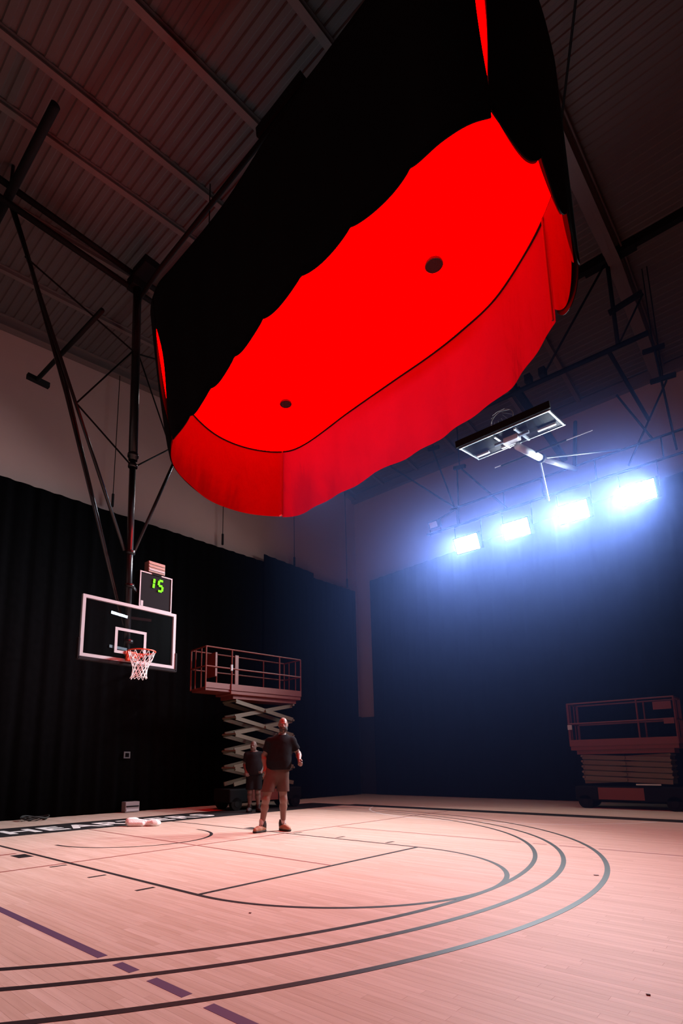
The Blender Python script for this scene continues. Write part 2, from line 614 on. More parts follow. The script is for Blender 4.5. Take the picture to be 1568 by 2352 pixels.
# ================================================================== CURTAINS
def curtain(name, label, p0, p1, top0, top1, m, depth_dir, amp=0.022, period=0.42, bottom=0.03):
    """pleated drape between two plan points"""
    p0, p1 = Vector((*p0, 0)), Vector((*p1, 0))
    L = (p1 - p0).length
    d = (p1 - p0) / L
    nrm = Vector((*depth_dir, 0))
    n = int(L / 0.06)
    v, f = [], []
    for side in (0, 1):
        for i in range(n + 1):
            t = i / n
            s = t * L
            w = amp * math.sin(2 * PI * s / period + 0.7 * math.sin(s * 0.9)) + 0.4 * amp * math.sin(2 * PI * s / 0.23)
            for zz, k in ((bottom, 1.15), (top0 + (top1 - top0) * t, 0.8)):
                q = p0 + d * s + nrm * (w * k + side * 0.012)
                v.append((q.x, q.y, zz))
    o = (n + 1) * 2
    for i in range(n):
        a = i * 2
        f.append((a, a + 2, a + 3, a + 1))
        f.append((o + a, o + a + 1, o + a + 3, o + a + 2))
        f.append((a + 1, a + 3, o + a + 3, o + a + 1))
        f.append((a, o + a, o + a + 2, a + 2))
    f.append((0, 1, o + 1, o))
    e = n * 2
    f.append((e, o + e, o + e + 1, e + 1))
    ob = centre(MB().add(v, f).build(name, m, smooth=True))
    tag(ob, label, 'curtain')
    return ob
curtain('stage_curtain', 'long black drape covering the left wall behind the basketball goal', (-4.6, -9.0), (-4.6, 12.15), 7.50, 8.02, M_CURT, (1, 0))
curtain('stage_curtain', 'short black drape whose top stands a step higher, beyond the scissor lift', (-4.52, 7.05), (-4.52, 9.55), 8.12, 8.10, M_CURT, (1, 0))
curtain('stage_curtain', 'wide navy black drape on the back wall under the floodlights', (-4.05, 12.45), (18.5, 12.45), 8.40, 9.6, M_CURTB, (0, -1))

# ================================================================== RED SOFTBOX
OUT = [(1.11, -.23), (1.7, -.36), (2.95, -.64), (4.12, -.90), (5.1, -1.02), (6.04, -1.10), (6.6, -1.17), (6.93, -1.0), (7.08, -.5), (7.12, 0),
       (7.10, .5), (7.02, 1.0), (6.80, 1.36), (6.33, 1.85), (5.62, 2.36), (4.97, 2.58), (4.3, 2.72), (3.44, 2.82), (2.32, 2.96), (1.0, 3.16),
       (.39, 3.02), (-.04, 2.42), (-.17, 1.66), (.05, .85), (.50, .15)]
def catmull(P, n):
    P = np.array(P)
    N = len(P)
    out = []
    for i in range(N):
        p0, p1, p2, p3 = P[i - 1], P[i], P[(i + 1) % N], P[(i + 2) % N]
        for k in range(n):
            t = k / n
            out.append(0.5 * ((2 * p1) + (-p0 + p2) * t + (2 * p0 - 5 * p1 + 4 * p2 - p3) * t * t + (-p0 + 3 * p1 - 3 * p2 + p3) * t ** 3))
    return np.array(out)
ring = catmull(OUT, 24)
seg = np.linalg.norm(np.roll(ring, -1, 0) - ring, axis=1)
cum = np.concatenate([[0], np.cumsum(seg)])
RL = cum[-1]
def ring_at(s):
    s = s % RL
    return np.array([np.interp(s, cum, np.append(ring[:, k], ring[0, k])) for k in (0, 1)])
def ring_s(pt):
    return cum[int(np.argmin(((ring - np.array(pt)) ** 2).sum(1)))]
RC = ring.mean(0)
ZM, ZH, ZT = 8.0, 6.45, 9.1
softbox = thing('overhead_softbox', 'huge red glowing overhead softbox with black outer skirt hanging from the roof', 'softbox', (RC[0], RC[1], ZH))

# glowing diffuser, sagging a little
nr = 14
v, f = [], []
ns = 220
rp = [ring_at(RL * i / ns) for i in range(ns)]
for j in range(nr + 1):
    k = j / nr
    for i in range(ns):
        q = RC + (rp[i] - RC) * k * 0.996
        v.append((q[0], q[1], ZM - 0.10 * (1 - k ** 2.2)))
for j in range(nr):
    for i in range(ns):
        i2 = (i + 1) % ns
        f.append((j * ns + i, j * ns + i2, (j + 1) * ns + i2, (j + 1) * ns + i))
diff = MB().add(v, f).build('diffuser', M_REDGLOW, softbox, smooth=True)
for hx, hy, rr in ((5.29, 1.09, 0.115), (1.75, 1.77, 0.105)):
    h = MB().ringseg(hx, hy, 0.0, rr, 0, 2 * PI, ZM - 0.16, ZM - 0.12, 24).build('vent_hole', mat('vent_dark_red', (0.05, 0.0, 0.005), 0.8), softbox)
    MB().tube([(hx + rr * math.cos(a), hy + rr * math.sin(a), ZM - 0.155) for a in np.linspace(0, 2 * PI, 20, endpoint=False)], 0.012, 6, closed=True).build('vent_ring', M_REDFAB, h)

def panel(name, s0, s1, ztop, zbot, m, off=0.0, scallop=0.0, sc_n=6, slit0=None, slit1=None, wr=0.02, flare=0.0, thick=0.0, n=160, rows=18, seed=0, sag=None, bulge=False):
    """a fabric side panel that follows the ring between two arc lengths"""
    r = random.Random(seed)
    ph = [r.uniform(0, 6.28) for _ in range(6)]
    fr = [r.uniform(5, 16) for _ in range(6)]
    v, f = [], []
    layers = (0, 1) if thick else (0,)
    for lay in layers:
        for i in range(n + 1):
            t = i / n
            for j in range(rows + 1):
                u = j / rows
                ss = s0 + (s1 - s0) * t
                # panel ends drift apart to leave a slit
                if slit0: ss += slit0(u) * max(0, 1 - t * (s1 - s0) / 0.5)
                if slit1: ss -= slit1(u) * max(0, 1 - (1 - t) * (s1 - s0) / 0.5)
                zb = zbot
                if scallop:
                    zb = zbot + scallop * (0.35 - abs(math.sin(PI * t * sc_n)) ** 0.8)
                if sag: zb += sag(t)
                z = ztop + (zb - ztop) * u
                p = ring_at(ss)
                d = ring_at(ss + 0.02) - ring_at(ss - 0.02)
                d /= np.linalg.norm(d)
                nn = np.array([d[1], -d[0]])          # outward for a counter-clockwise ring
                w = sum(math.sin(ph[k] + fr[k] * ss * 0.6 + u * (k - 2) * 0.9) for k in range(6)) / 6
                ds = ((ss - S_B + RL / 2) % RL) - RL / 2
                bump = 0.42 * math.exp(-(ds / (1.9 if ds > 0 else 0.55)) ** 2) * max(0.0, 1 - u) ** 0.8 if bulge else 0.0
                q = p + nn * (off + bump + wr * w * u ** 0.7 + flare * u * u + lay * thick)
                v.append((q[0], q[1], z))
    S = (n + 1) * (rows + 1)
    for lay in layers:
        for i in range(n):
            for j in range(rows):
                a = lay * S + i * (rows + 1) + j
                q = (a, a + 1, a + rows + 2, a + rows + 1)
                f.append(q if lay == 0 else q[::-1])
    if thick:
        for i in range(n):
            for j in (0, rows):
                a, b = i * (rows + 1) + j, (i + 1) * (rows + 1) + j
                f.append((a, b, S + b, S + a))
        for i in (0, n):
            for j in range(rows):
                a, b = i * (rows + 1) + j, i * (rows + 1) + j + 1
                f.append((a, b, S + b, S + a))
    return MB().add(v, f).build(name, m, softbox, smooth=True)
S_NL = ring_s((1.06, -0.21))      # near-left corner
S_B = ring_s((0.80, -0.06))
S_NR = ring_s((6.93, -1.0))       # near-right corner
S_FR = ring_s((6.60, 1.57))       # far-right corner
S_FL = ring_s((0.39, 3.02))       # far-left corner
if S_NL > S_NR: S_NL -= RL
slitL = lambda u: 0.16 * max(0.0, math.sin(PI * min(1, max(0, (u - 0.22) / 0.62)))) ** 0.9
slitR = lambda u: 0.055 * max(0.0, math.sin(PI * min(1, max(0, (u + 0.1) / 0.95)))) ** 0.8
# near side: black outside, red lining inside
panel('near_skirt', S_NL, S_NR, ZT, ZH, M_BLACKOUT, 0.02, scallop=0.10, sc_n=8, slit0=slitL, slit1=slitR, thick=0.012, seed=1, bulge=True)
panel('near_lining', S_NL + 0.12, S_NR - 0.08, ZM, ZH + 0.07, M_REDFAB, -0.01, wr=0.01, seed=2, n=100)
panel('right_skirt', S_NR, S_FR, ZT, ZH + 0.03, M_BLACKOUT, 0.02, scallop=0.26, sc_n=4, slit0=slitR, thick=0.012, seed=3)
panel('right_lining', S_NR + 0.08, S_FR, ZM, ZH + 0.10, M_REDFAB, -0.02, scallop=0.24, sc_n=4, wr=0.02, seed=4, n=100)
panel('far_skirt', S_FR, S_FL, ZM + 0.02, ZH - 0.02, M_REDFAB, 0.0, scallop=0.02, sc_n=5, wr=0.075, thick=0.0, seed=5, n=220, sag=lambda t: -0.05 * math.sin(PI * t))
panel('far_top', S_FR, S_FL, ZT, ZM, M_BLACKOUT, 0.02, thick=0.012, seed=6, wr=0.0)
panel('end_skirt', S_FL, S_NL + RL, ZM + 0.02, ZH, M_REDFAB, 0.0, wr=0.02, seed=7, n=120, slit1=lambda u: 0.02)
panel('end_cover', S_FL, S_NL + RL, ZT, ZH + 0.03, M_BLACKOUT, 0.022, wr=0.0, seed=8, n=120, thick=0.012, slit1=slitL, bulge=True)
# glowing lining of the lamp chamber, seen through the slits
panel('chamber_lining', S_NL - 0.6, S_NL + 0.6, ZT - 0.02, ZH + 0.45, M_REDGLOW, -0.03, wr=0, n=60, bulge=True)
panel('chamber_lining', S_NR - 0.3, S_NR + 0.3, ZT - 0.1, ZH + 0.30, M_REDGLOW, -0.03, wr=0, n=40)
for s in (S_FL, S_FR):
    p = ring_at(s)
    q = p + (RC - p) * 0.012
    MB().tube([(q[0], q[1], ZM - 0.02), (q[0], q[1], ZH + 0.02)], 0.014, 6).build('seam', mat('dark_seam', (0.10, 0.0, 0.004), 0.8), softbox)
p = ring_at(S_FL)
MB().box((p[0] - 0.01, p[1] - 0.03, ZH + 0.01), (0.07, 0.03, 0.03)).build('seam_clip', M_WHITE, softbox)
# top cover and frame
MB().prism([tuple(RC + (q - RC) * 0.99) for q in rp[::2]], ZT - 0.03, ZT).build('top_cover', M_BLACKOUT, softbox)
MB().tube([(q[0], q[1], ZM) for q in rp], 0.024, 8, closed=True).build('frame', M_STEEL, softbox)
for x, y in ((1.2, 0.3), (1.2, 2.6), (6.2, -0.6), (6.2, 1.4)):
    MB().tube([(x, y, ZT - 0.02), (x, y, roof_z(y) - 0.05)], 0.012, 6).build('hanging_cable', M_STEEL, softbox)

# ================================================================== FLOODLIGHTS on a pipe
FY, FZ = 9.0, 7.22
def flood(label, x, lit=True, z=FZ, size=(0.76, 0.42), group='floodlights on the pipe', ax=-0.25, power=1.0):
    pos = Vector((x, FY, z))
    t = thing('floodlight', label, 'floodlight', pos, group)
    aim = Vector((ax, -0.89, -0.42)).normalized()
    sx = Vector((1, 0, 0))
    sx = (sx - aim * sx.dot(aim)).normalized()
    up = sx.cross(aim).normalized()
    if up.z < 0:
        up = -up
    R = Matrix((sx, -aim, up)).transposed()
    w, h = size
    MB().box(pos - aim * 0.09, (w + 0.06, 0.14, h + 0.06), R).build('housing', M_STEEL, t, bevel=0.015)
    mb = MB()
    for a, b, s in (((0, h / 2 + 0.015), None, (w + 0.06, 0.03, 0.03)), ((0, -h / 2 - 0.015), None, (w + 0.06, 0.03, 0.03)), ((w / 2 + 0.015, 0), None, (0.03, 0.03, h)), ((-w / 2 - 0.015, 0), None, (0.03, 0.03, h))):
        mb.box(pos + sx * a[0] + up * a[1] - aim * 0.008, s, R)
    mb.build('bezel', M_STEEL, t)
    lens = MB().box(pos - aim * 0.012, (w, 0.02, h), R).build('lens', M_FLOOD if lit else mat('dead_lens', (0.55, 0.52, 0.55), 0.35), t)
    if lit:
        ad = bpy.data.lights.new('beam', 'AREA')
        ad.shape = 'RECTANGLE'
        ad.size, ad.size_y = w, h
        ad.energy = FLOOD_W * power
        ad.color = (0.78, 0.88, 1.0)
        ad.spread = math.radians(87)
        ao = bpy.data.objects.new('beam', ad)
        C.objects.link(ao)
        ao.parent = t
        ao.location = aim * 0.02
        ao.rotation_euler = (R @ Matrix.Rotation(-PI / 2, 3, 'X')).to_euler()
    mb = MB()
    for s in (-1, 1):
        a = pos + sx * s * (w / 2 + 0.06) - aim * 0.09
        mb.bar(a, (a.x, a.y, 7.86), 0.03, 0.012)
    mb.bar(pos + sx * (w / 2 + 0.07) - aim * 0.09 + Vector((0, 0, 7.86 - (pos - aim * 0.09).z)), pos - sx * (w / 2 + 0.07) - aim * 0.09 + Vector((0, 0, 7.86 - (pos - aim * 0.09).z)), 0.03, 0.012)
    mb.build('yoke', M_STEEL, t)
    return t
for lab, x, ax, pw in (('lit white floodlight, nearest the room corner', 1.79, -0.20, 0.72), ('lit white floodlight, second from the room corner', 3.19, -0.24, 0.9),
               ('lit white floodlight, third from the room corner', 4.62, -0.28, 1.1), ('lit white floodlight, farthest from the room corner', 6.03, -0.32, 1.28)):
    flood(lab, x, ax=ax, power=pw)
flood('small unlit floodlight at the left end of the lamp pipe', 0.78, False, 7.98 - 0.16 + 0.3, (0.30, 0.17), 'floodlights on the pipe')

lampbar = thing('lamp_rig', 'dark pipe truss carrying the row of floodlights', 'truss', (3.5, FY, 7.9))
MB().tube([(0.5, FY + 0.1, 7.92), (12.0, FY + 0.1, 7.86)], 0.03, 10).build('lower_pipe', M_STEEL, lampbar)
MB().tube([(1.3, FY + 0.1, 8.46), (12.0, FY + 0.1, 8.42)], 0.03, 10).build('upper_pipe', M_STEEL, lampbar)
for x in (1.5, 2.9, 3.92, 5.2, 6.6, 8.0):
    MB().tube([(x, FY + 0.1, 7.9), (x, FY + 0.1, 8.45)], 0.018, 8).build('strut', M_STEEL, lampbar)
MB().tube([(0.6, FY + 0.1, 8.22), (1.5, FY + 0.1, 8.42)], 0.02, 8).build('strut', M_STEEL, lampbar)
for a, b in (((0.86, 10.55), (1.45, 8.46)), ((1.60, 9.62), (1.55, 7.95)), ((1.72, 9.62), (2.95, 7.95)), ((-0.95, 10.92), (1.5, 8.43)), ((6.72, 10.62), (6.86, 8.0)), ((6.86, 9.75), (5.9, 8.0)), ((6.45, 8.43), (5.84, 9.9))):
    MB().tube([(a[0], FY + 0.1, a[1]), (b[0], FY + 0.1, b[1])], 0.024, 8).build('hanger', M_STEEL, lampbar)
for x0, x1, z in ((0.70, 1.06, 10.62), (1.50, 1.86, 9.66), (6.48, 6.92, 10.66), (6.55, 7.05, 9.83)):
    MB().bar((x0, FY + 0.1, z + 0.04), (x1, FY + 0.1, z - 0.02), 0.09, 0.09).build('roof_clamp', M_STEEL, lampbar)
    MB().tube([((x0 + x1) / 2, FY + 0.1, z), ((x0 + x1) / 2, FY + 0.1, roof_z(FY) - 0.05)], 0.014, 6).build('drop_rod', M_STEEL, lampbar)

# ================================================================== SPOTLIGHT hung behind the softbox, aimed at the court
SP = Vector((-2.3, 6.0, 11.0))
AIM = (Vector((5.0, 1.8, 0)) - SP).normalized()
sl = thing('stage_spotlight', 'black stage spotlight hung from the roof behind the red softbox', 'spotlight', tuple(SP))
MB().tube([SP - AIM * 0.45, SP - AIM * 0.40, SP - AIM * 0.05, SP], [0.15, 0.40, 0.48, 0.48], 24).build('barrel', M_STEEL, sl, smooth=True)
MB().tube([SP + AIM * 0.001, SP + AIM * 0.012], 0.44, 24).build('lens', M_SPOTLENS, sl)
MB().tube([SP - AIM * 0.2, (SP.x - AIM.x * 0.2, SP.y - AIM.y * 0.2, roof_z(6) - 0.02)], 0.018, 8).build('hanger', M_STEEL, sl)
ld = bpy.data.lights.new('beam', 'SPOT')
ld.energy = KEY
ld.color = (0.92, 0.97, 1.0)
ld.spot_size = math.radians(76)
ld.spot_blend = 0.35
ld.shadow_soft_size = 0.42
lo_ = bpy.data.objects.new('beam', ld)
C.objects.link(lo_)
lo_.parent = sl
lo_.location = AIM * 0.05
lo_.rotation_euler = AIM.to_track_quat('-Z', 'Y').to_euler()

# ================================================================== BASKETBALL GOAL (in play)
goal = thing('basketball_goal', 'lowered basketball goal with clear backboard, orange rim and white net', 'basketball goal', (-0.5, 0, 2.9))
XBD = -0.381
mb = MB().box((XBD - 0.01, 0, 3.43), (0.013, 1.80, 1.045))
glass = mb.build('backboard', M_GLASS, goal)
def frame_rect(x, y0, y1, z0, z1, w, d, name, m, parent):
    mb = MB()
    mb.box((x, (y0 + y1) / 2, z0 + w / 2), (d, y1 - y0, w))
    mb.box((x, (y0 + y1) / 2, z1 - w / 2), (d, y1 - y0, w))
    mb.box((x, y0 + w / 2, (z0 + z1) / 2), (d, w, z1 - z0 - 2 * w))
    mb.box((x, y1 - w / 2, (z0 + z1) / 2), (d, w, z1 - z0 - 2 * w))
    return mb.build(name, m, parent)
frame_rect(XBD - 0.012, -0.915, 0.915, 2.905, 3.965, 0.055, 0.05, 'board_frame', M_WHITE, goal)
frame_rect(XBD - 0.002, -0.305, 0.305, 3.048, 3.505, 0.05, 0.006, 'target_square', M_WHITE, glass)
mb = MB()
mb.box((XBD - 0.01, 0, 2.872), (0.07, 1.90, 0.06))
for s in (-1, 1):
    mb.box((XBD - 0.01, s * 0.935, 3.03), (0.07, 0.045, 0.36))
mb.build('edge_padding', M_PAD, goal, bevel=0.012)
rim = MB().tube([(0.2286 * math.cos(a), 0.2286 * math.sin(a), 3.048) for a in np.linspace(0, 2 * PI, 40, endpoint=False)], 0.011, 8, closed=True).build('rim', M_RIM, goal, smooth=True)
mb = MB()
mb.box((XBD + 0.015, 0, 3.02), (0.02, 0.20, 0.17))
mb.box((-0.29, 0, 3.045), (0.16, 0.16, 0.012))
mb.box((-0.33, 0, 2.98), (0.08, 0.20, 0.11))
for s in (-1, 1):
    mb.bar((XBD + 0.02, s * 0.09, 3.035), (-0.14, s * 0.19, 3.046), 0.014)
    mb.bar((XBD + 0.02, s * 0.09, 2.95), (-0.16, s * 0.17, 3.04), 0.014)
mb.build('rim_bracket', M_RIM, rim)
MB().box((-0.286, 0.03, 2.955), (0.006, 0.10, 0.045)).build('rim_sticker', M_WHITE, rim)
# net
mb = MB()
NS = 12
prof = [(0.222, 0.0), (0.195, -0.11), (0.15, -0.20), (0.125, -0.28), (0.118, -0.35), (0.125, -0.42), (0.14, -0.47)]
def netp(k, r, z, lev):
    a = 2 * PI * k / NS
    sway = -0.05 * (z / -0.47) ** 1.5
    jit = random.Random(int(k * 31 + lev * 7)).uniform(-0.012, 0.012) if lev > 2 else 0
    return (r * math.cos(a) + 0.10 * (z / -0.47) ** 2 * 0.2, r * math.sin(a) + sway, 3.042 + z + jit)
for k in range(NS):
    mb.tube([netp(k, *prof[0], 0), netp(k + 0.5, *prof[1], 1)], 0.006, 5)
    mb.tube([netp(k, *prof[0], 0), netp(k - 0.5, *prof[1], 1)], 0.006, 5)
for lv in range(1, len(prof) - 1):
    o = 0.5 if lv % 2 else 0.0
    for k in range(NS):
        for s in (-0.5, 0.5):
            mb.tube([netp(k + o, *prof[lv], lv), netp(k + o + s, *prof[lv + 1], lv + 1)], 0.006, 5)
mb.build('net', M_NET, rim)
# mast and braces
MX = lambda z: -0.51 - 0.29 * (z - 4.0) / 6.7
mast = MB().tube([(MX(3.0) - 0.05, 0, 3.05), (MX(7.0), 0, 7.0)], 0.062, 14).tube([(MX(6.9), 0, 6.9), (MX(10.95), 0, 10.95)], 0.085, 14).build('mast', M_PIPE, goal, smooth=True)
for z, r in ((7.0, 0.105), (6.78, 0.09), (5.0, 0.085), (4.35, 0.085), (3.3, 0.09)):
    MB().tube([(MX(z), 0, z - 0.03), (MX(z), 0, z + 0.03)], r, 14).build('mast_collar', M_PIPE, goal, smooth=True)
for z in (3.15, 3.75):
    for s in (-1, 1):
        MB().bar((MX(z) - 0.02, 0, z), (XBD - 0.03, s * 0.4, z), 0.05).build('board_mount', M_PIPE, goal)
for s in (-1, 1):
    MB().tube([(MX(5) - 0.06, s * 0.09, 5.03), (-1.0, s * 2.42, 11.0)], 0.032, 10).build('side_brace', M_PIPE, goal, smooth=True)
MB().tube([(-0.62, -0.02, 3.62), (-1.08, -1.20, 8.2), (-1.0, -2.36, 11.0)], [0.022, 0.028, 0.032], 10).build('rear_brace', M_PIPE, goal, smooth=True)
MB().tube([(-0.62, -0.12, 3.85), (-1.05, -1.18, 7.9), (-1.0, -2.34, 10.95)], [0.018, 0.028, 0.03], 10).build('rear_brace', M_PIPE, goal, smooth=True)
for z in (11.28, 10.92):
    MB().tube([(-0.93, -3.4, z), (-0.93, 2.6, z)], 0.058, 12).build('cross_pipe', M_STEEL, goal, smooth=True)
MB().tube([(-1.9, -2.45, 11.12), (0.92, -2.45, 11.22)], 0.075, 12).build('end_pipe', M_STEEL, goal, smooth=True)
MB().tube([(-2.3, 2.45, 11.12), (0.92, 2.45, 11.22)], 0.075, 12).build('end_pipe', M_STEEL, goal, smooth=True)
MB().tube([(-0.9, 0.05, 10.62), (-0.06, 0.02, 10.78), (6.4, 0.02, 11.5)], 0.045, 10).build('ridge_pipe', M_STEEL, goal, smooth=True)
MB().box((-0.55, 0.03, 11.16), (0.5, 0.34, 0.20)).build('winch', M_STEEL, goal, bevel=0.02)
MB().box((-0.85, 0, 10.98), (0.26, 0.32, 0.26)).build('mast_head', M_STEEL, goal, bevel=0.02)
MB().bar((2.9, 0.02, 11.25), (3.9, 0.02, 11.36), 0.16, 0.2).build('pulley_block', M_STEEL, goal)
MB().tube([(-2.32, -1.27, 8.83), (0.42, -1.27, 8.68)], 0.042, 10).build('stub_pipe', M_STEEL, goal, smooth=True)
MB().bar((-2.34, -1.45, 8.84), (-2.34, -1.02, 8.84), 0.10).build('stub_foot', M_STEEL, goal)
for s in (-1, 1):
    for a, b in (((-1.0, s * 2.1, 10.15), (MX(9.3), s * 0.06, 9.32)), ((MX(9.3), s * 0.06, 9.32), (-0.95, s * 1.02, 7.75)), ((-0.95, s * 1.02, 7.75), (MX(6.8), s * 0.06, 6.8))):
        MB().tube([a, b], 0.016, 6).build('stay_wire', M_STEEL, goal)
for x in (-0.93,):
    for yy in (-3.2, -2.45, 2.45):
        MB().tube([(x, yy, 11.2), (x, yy, roof_z(yy) - 0.02)], 0.03, 8).build('roof_hanger', M_STEEL, goal)

# shot clock
XC = -0.56
clk = thing('shot_clock', 'square shot clock showing 15 in green above the backboard', 'shot clock', (XC, 0.6, 4.0))
MB().box((XC - 0.09, 0.575, 4.375), (0.16, 0.72, 0.72)).build('housing', M_CLOCK, clk, bevel=0.01)
frame_rect(XC - 0.006, 0.225, 0.925, 4.025, 4.725, 0.022, 0.014, 'trim', M_WHITE, clk)
MB().box((XC + 0.002, 0.575, 4.715), (0.012, 0.20, 0.025)).build('trim_gap', M_CLOCK, clk)
MB().box((XC - 0.006, 0.285, 4.10), (0.014, 0.05, 0.10)).build('maker_plate', mat('plate_grey', (0.35, 0.34, 0.36), 0.5), clk)
def seven(ch, yc, zc, w, h, t, parent):
    segs = {'a': ((-w, h), (w, h)), 'b': ((w, h), (w, 0)), 'c': ((w, 0), (w, -h)), 'd': ((-w, -h), (w, -h)), 'e': ((-w, 0), (-w, -h)), 'f': ((-w, h), (-w, 0)), 'g': ((-w, 0), (w, 0))}
    on = {'1': 'fe', '5': 'afgcd'}[ch]
    for k in on:
        (y0, z0), (y1, z1) = segs[k]
        sh = 0.10
        g = 0.10
        ya, yb = y0 + (y1 - y0) * g, y1 - (y1 - y0) * g
        za, zb = z0 + (z1 - z0) * g, z1 - (z1 - z0) * g
        MB().bar((XC + 0.004, yc + ya + sh * za, zc + za), (XC + 0.004, yc + yb + sh * zb, zc + zb), t, 0.008, up=(1, 0, 0)).build('digit_segment', M_GREEN, parent)
seven('1', 0.565, 4.535, 0.045, 0.098, 0.040, clk)
seven('5', 0.665, 4.515, 0.045, 0.105, 0.038, clk)
MB().bar((XC - 0.1, 0.24, 4.3), (MX(4.35), 0.05, 4.35), 0.05).build('mount_arm', M_PIPE, clk)
horn = thing('court_horn', 'small tan slatted box on top of the shot clock', 'horn', (XC - 0.08, 0.60, 4.74))
MB().box((XC - 0.09, 0.58, 4.86), (0.16, 0.36, 0.22)).build('case', M_STRIPE, horn, bevel=0.01)
for k in range(3):
    MB().box((XC - 0.004, 0.58, 4.80 + 0.06 * k), (0.012, 0.34, 0.022)).build('slat', M_WHITE if k == 0 else mat('horn_brown', (0.32, 0.17, 0.12), 0.6), horn)

# ================================================================== FOLDED GOAL (far side)
fg = thing('basketball_goal', 'folded-up basketball goal hanging flat near the floodlights', 'basketball goal', (4.55, 6.0, 7.6))
by0, bz0, by1, bz1 = 5.0, 7.58, 5.96, 7.74
def onb(x, t, off=0.0):
    return Vector((x, by0 + (by1 - by0) * t, bz0 + (bz1 - bz0) * t + off))
bx0, bx1 = 3.62, 5.46
e = Vector((0, by1 - by0, bz1 - bz0)).normalized()
nb = Vector((0, -e.z, e.y))
Rb = Matrix((Vector((1, 0, 0)), e, nb)).transposed()
g2 = MB().box(onb((bx0 + bx1) / 2, 0.5), (1.80, 0.94, 0.013), Rb).build('backboard', glassy('folded_glass', (0.7, 0.73, 0.76), 0.02), fg)
mb = MB()
for t in (0.03, 0.97):
    mb.box(onb((bx0 + bx1) / 2, t), (bx1 - bx0, 0.03, 0.04), Rb)
for x in (bx0 + 0.025, bx1 - 0.025):
    mb.box(onb(x, 0.5), (0.03, 0.88, 0.04), Rb)
mb.build('board_frame', M_GALV, fg)
MB().box(onb((bx0 + bx1) / 2, 0.0, 0.03) + Vector((0, -0.05, 0.03)), (bx1 - bx0 + 0.06, 0.06, 0.14), Rb).build('edge_padding', M_STEEL, fg, bevel=0.01)
for x0, x1, t in ((bx0 + 0.08, bx0 + 0.35, 0.75), (bx0 + 0.6, bx0 + 0.9, 0.82), (bx1 - 0.45, bx1 - 0.1, 0.70)):
    MB().box(onb((x0 + x1) / 2, t, -0.03), (x1 - x0, 0.08, 0.03), Rb).build('back_plate', M_WHITE, fg)
mb = MB()
for x in (4.35, 4.75):
    mb.bar(onb(x, 0.12, -0.03), onb(x, 0.95, -0.03), 0.04)
mb.bar(onb(4.2, 0.5, -0.05), onb(4.9, 0.5, -0.05), 0.05)
mb.build('back_frame', M_GALV, fg)
MB().box(onb(4.55, 0.52, -0.06), (0.30, 0.22, 0.10), Rb).build('height_adjuster', M_WHITE, fg, bevel=0.02)
r2 = MB().tube([(4.45 + 0.2286 * math.cos(a), 5.32 + 0.06 * math.sin(a), 8.02 + 0.2286 * math.sin(a)) for a in np.linspace(0, 2 * PI, 32, endpoint=False)], 0.009, 6, closed=True).build('rim', mat('rim_grey', (0.22, 0.19, 0.19), 0.5), fg)
mb = MB()
for k in range(10):
    a = 2 * PI * k / 10
    mb.tube([(4.45 + 0.22 * math.cos(a), 5.32, 8.02 + 0.22 * math.sin(a)), (4.45 + 0.12 * math.cos(a + 0.5), 5.05, 7.93 + 0.10 * math.sin(a + 0.5))], 0.004, 4)
mb.build('net', mat('net_grey', (0.28, 0.27, 0.28), 0.8), r2)
MB().tube([(4.56, 5.75, 7.56), (4.62, 7.0, 7.80)], 0.075, 14).tube([(4.61, 6.9, 7.78), (4.78, 9.0, 8.32)], 0.062, 14).build('mast', mat('pale_mast', (0.55, 0.58, 0.6), 0.35), fg, smooth=True)
MB().tube([(4.61, 6.92, 7.78), (4.62, 7.02, 7.81)], 0.10, 14).build('mast_collar', M_STEEL, fg, smooth=True)
MB().tube([(4.61, 6.9, 7.74), (4.35, 8.1, 7.30), (4.0, 9.0, 7.95)], 0.022, 8).build('side_brace', M_GALV, fg)
MB().tube([(4.65, 7.1, 7.85), (5.8, 9.0, 8.42)], 0.024, 8).build('side_brace', M_GALV, fg)
for s in (3.75, 5.05):
    MB().tube([(s, 6.5, 7.72), (s + 0.75, 6.5, 7.72)], 0.013, 6).build('spreader_rod', M_WHITE, fg)
MB().tube([(3.9, 6.5, 7.70), (5.3, 6.5, 7.72)], 0.02, 8).build('spreader_bar', M_STEEL, fg)
frm = thing('goal_support_frame', 'dark overhead pipe frame that carries the folded goal', 'frame', (3.5, 8.2, 10.4))
MB().tube([(-0.6, 8.2, 10.62), (6.75, 8.2, 10.50)], 0.06, 12).build('main_pipe', M_STEEL, frm, smooth=True)
for x in (1.9, 2.05 + 0.0, 3.72, 6.15):
    MB().tube([(x, 8.2, 10.55), (x, 8.2, 12.95)], 0.045, 10).build('drop_pipe', M_STEEL, frm, smooth=True)
MB().tube([(6.08, 8.2, 12.75), (4.40, 8.2, 10.55)], 0.028, 8).build('diagonal', M_STEEL, frm, smooth=True)
MB().tube([(6.75, 8.2, 11.5), (6.2, 8.2, 10.6)], 0.022, 8).build('diagonal', M_STEEL, frm, smooth=True)
MB().bar((6.05, 8.2, 11.45), (6.75, 8.2, 11.55), 0.10).build('pipe_clamp', M_STEEL, frm)
MB().bar((5.65, 8.2, 12.86), (6.75, 8.2, 12.86), 0.24, 0.18).build('beam_clamp', M_STEEL, frm)
MB().bar((3.80, 8.2, 10.62), (3.86, 11.6, 10.1), 0.16, 0.14).build('tail_beam', M_STEEL, frm)
MB().tube([(5.95, 8.2, 10.5), (6.1, 11.5, 10.3)], 0.045, 10).build('tail_pipe', M_STEEL, frm)
MB().tube([(4.75, 9.05, 8.35), (4.6, 10.2, 10.3)], 0.05, 10).build('tail_pipe', M_STEEL, frm)
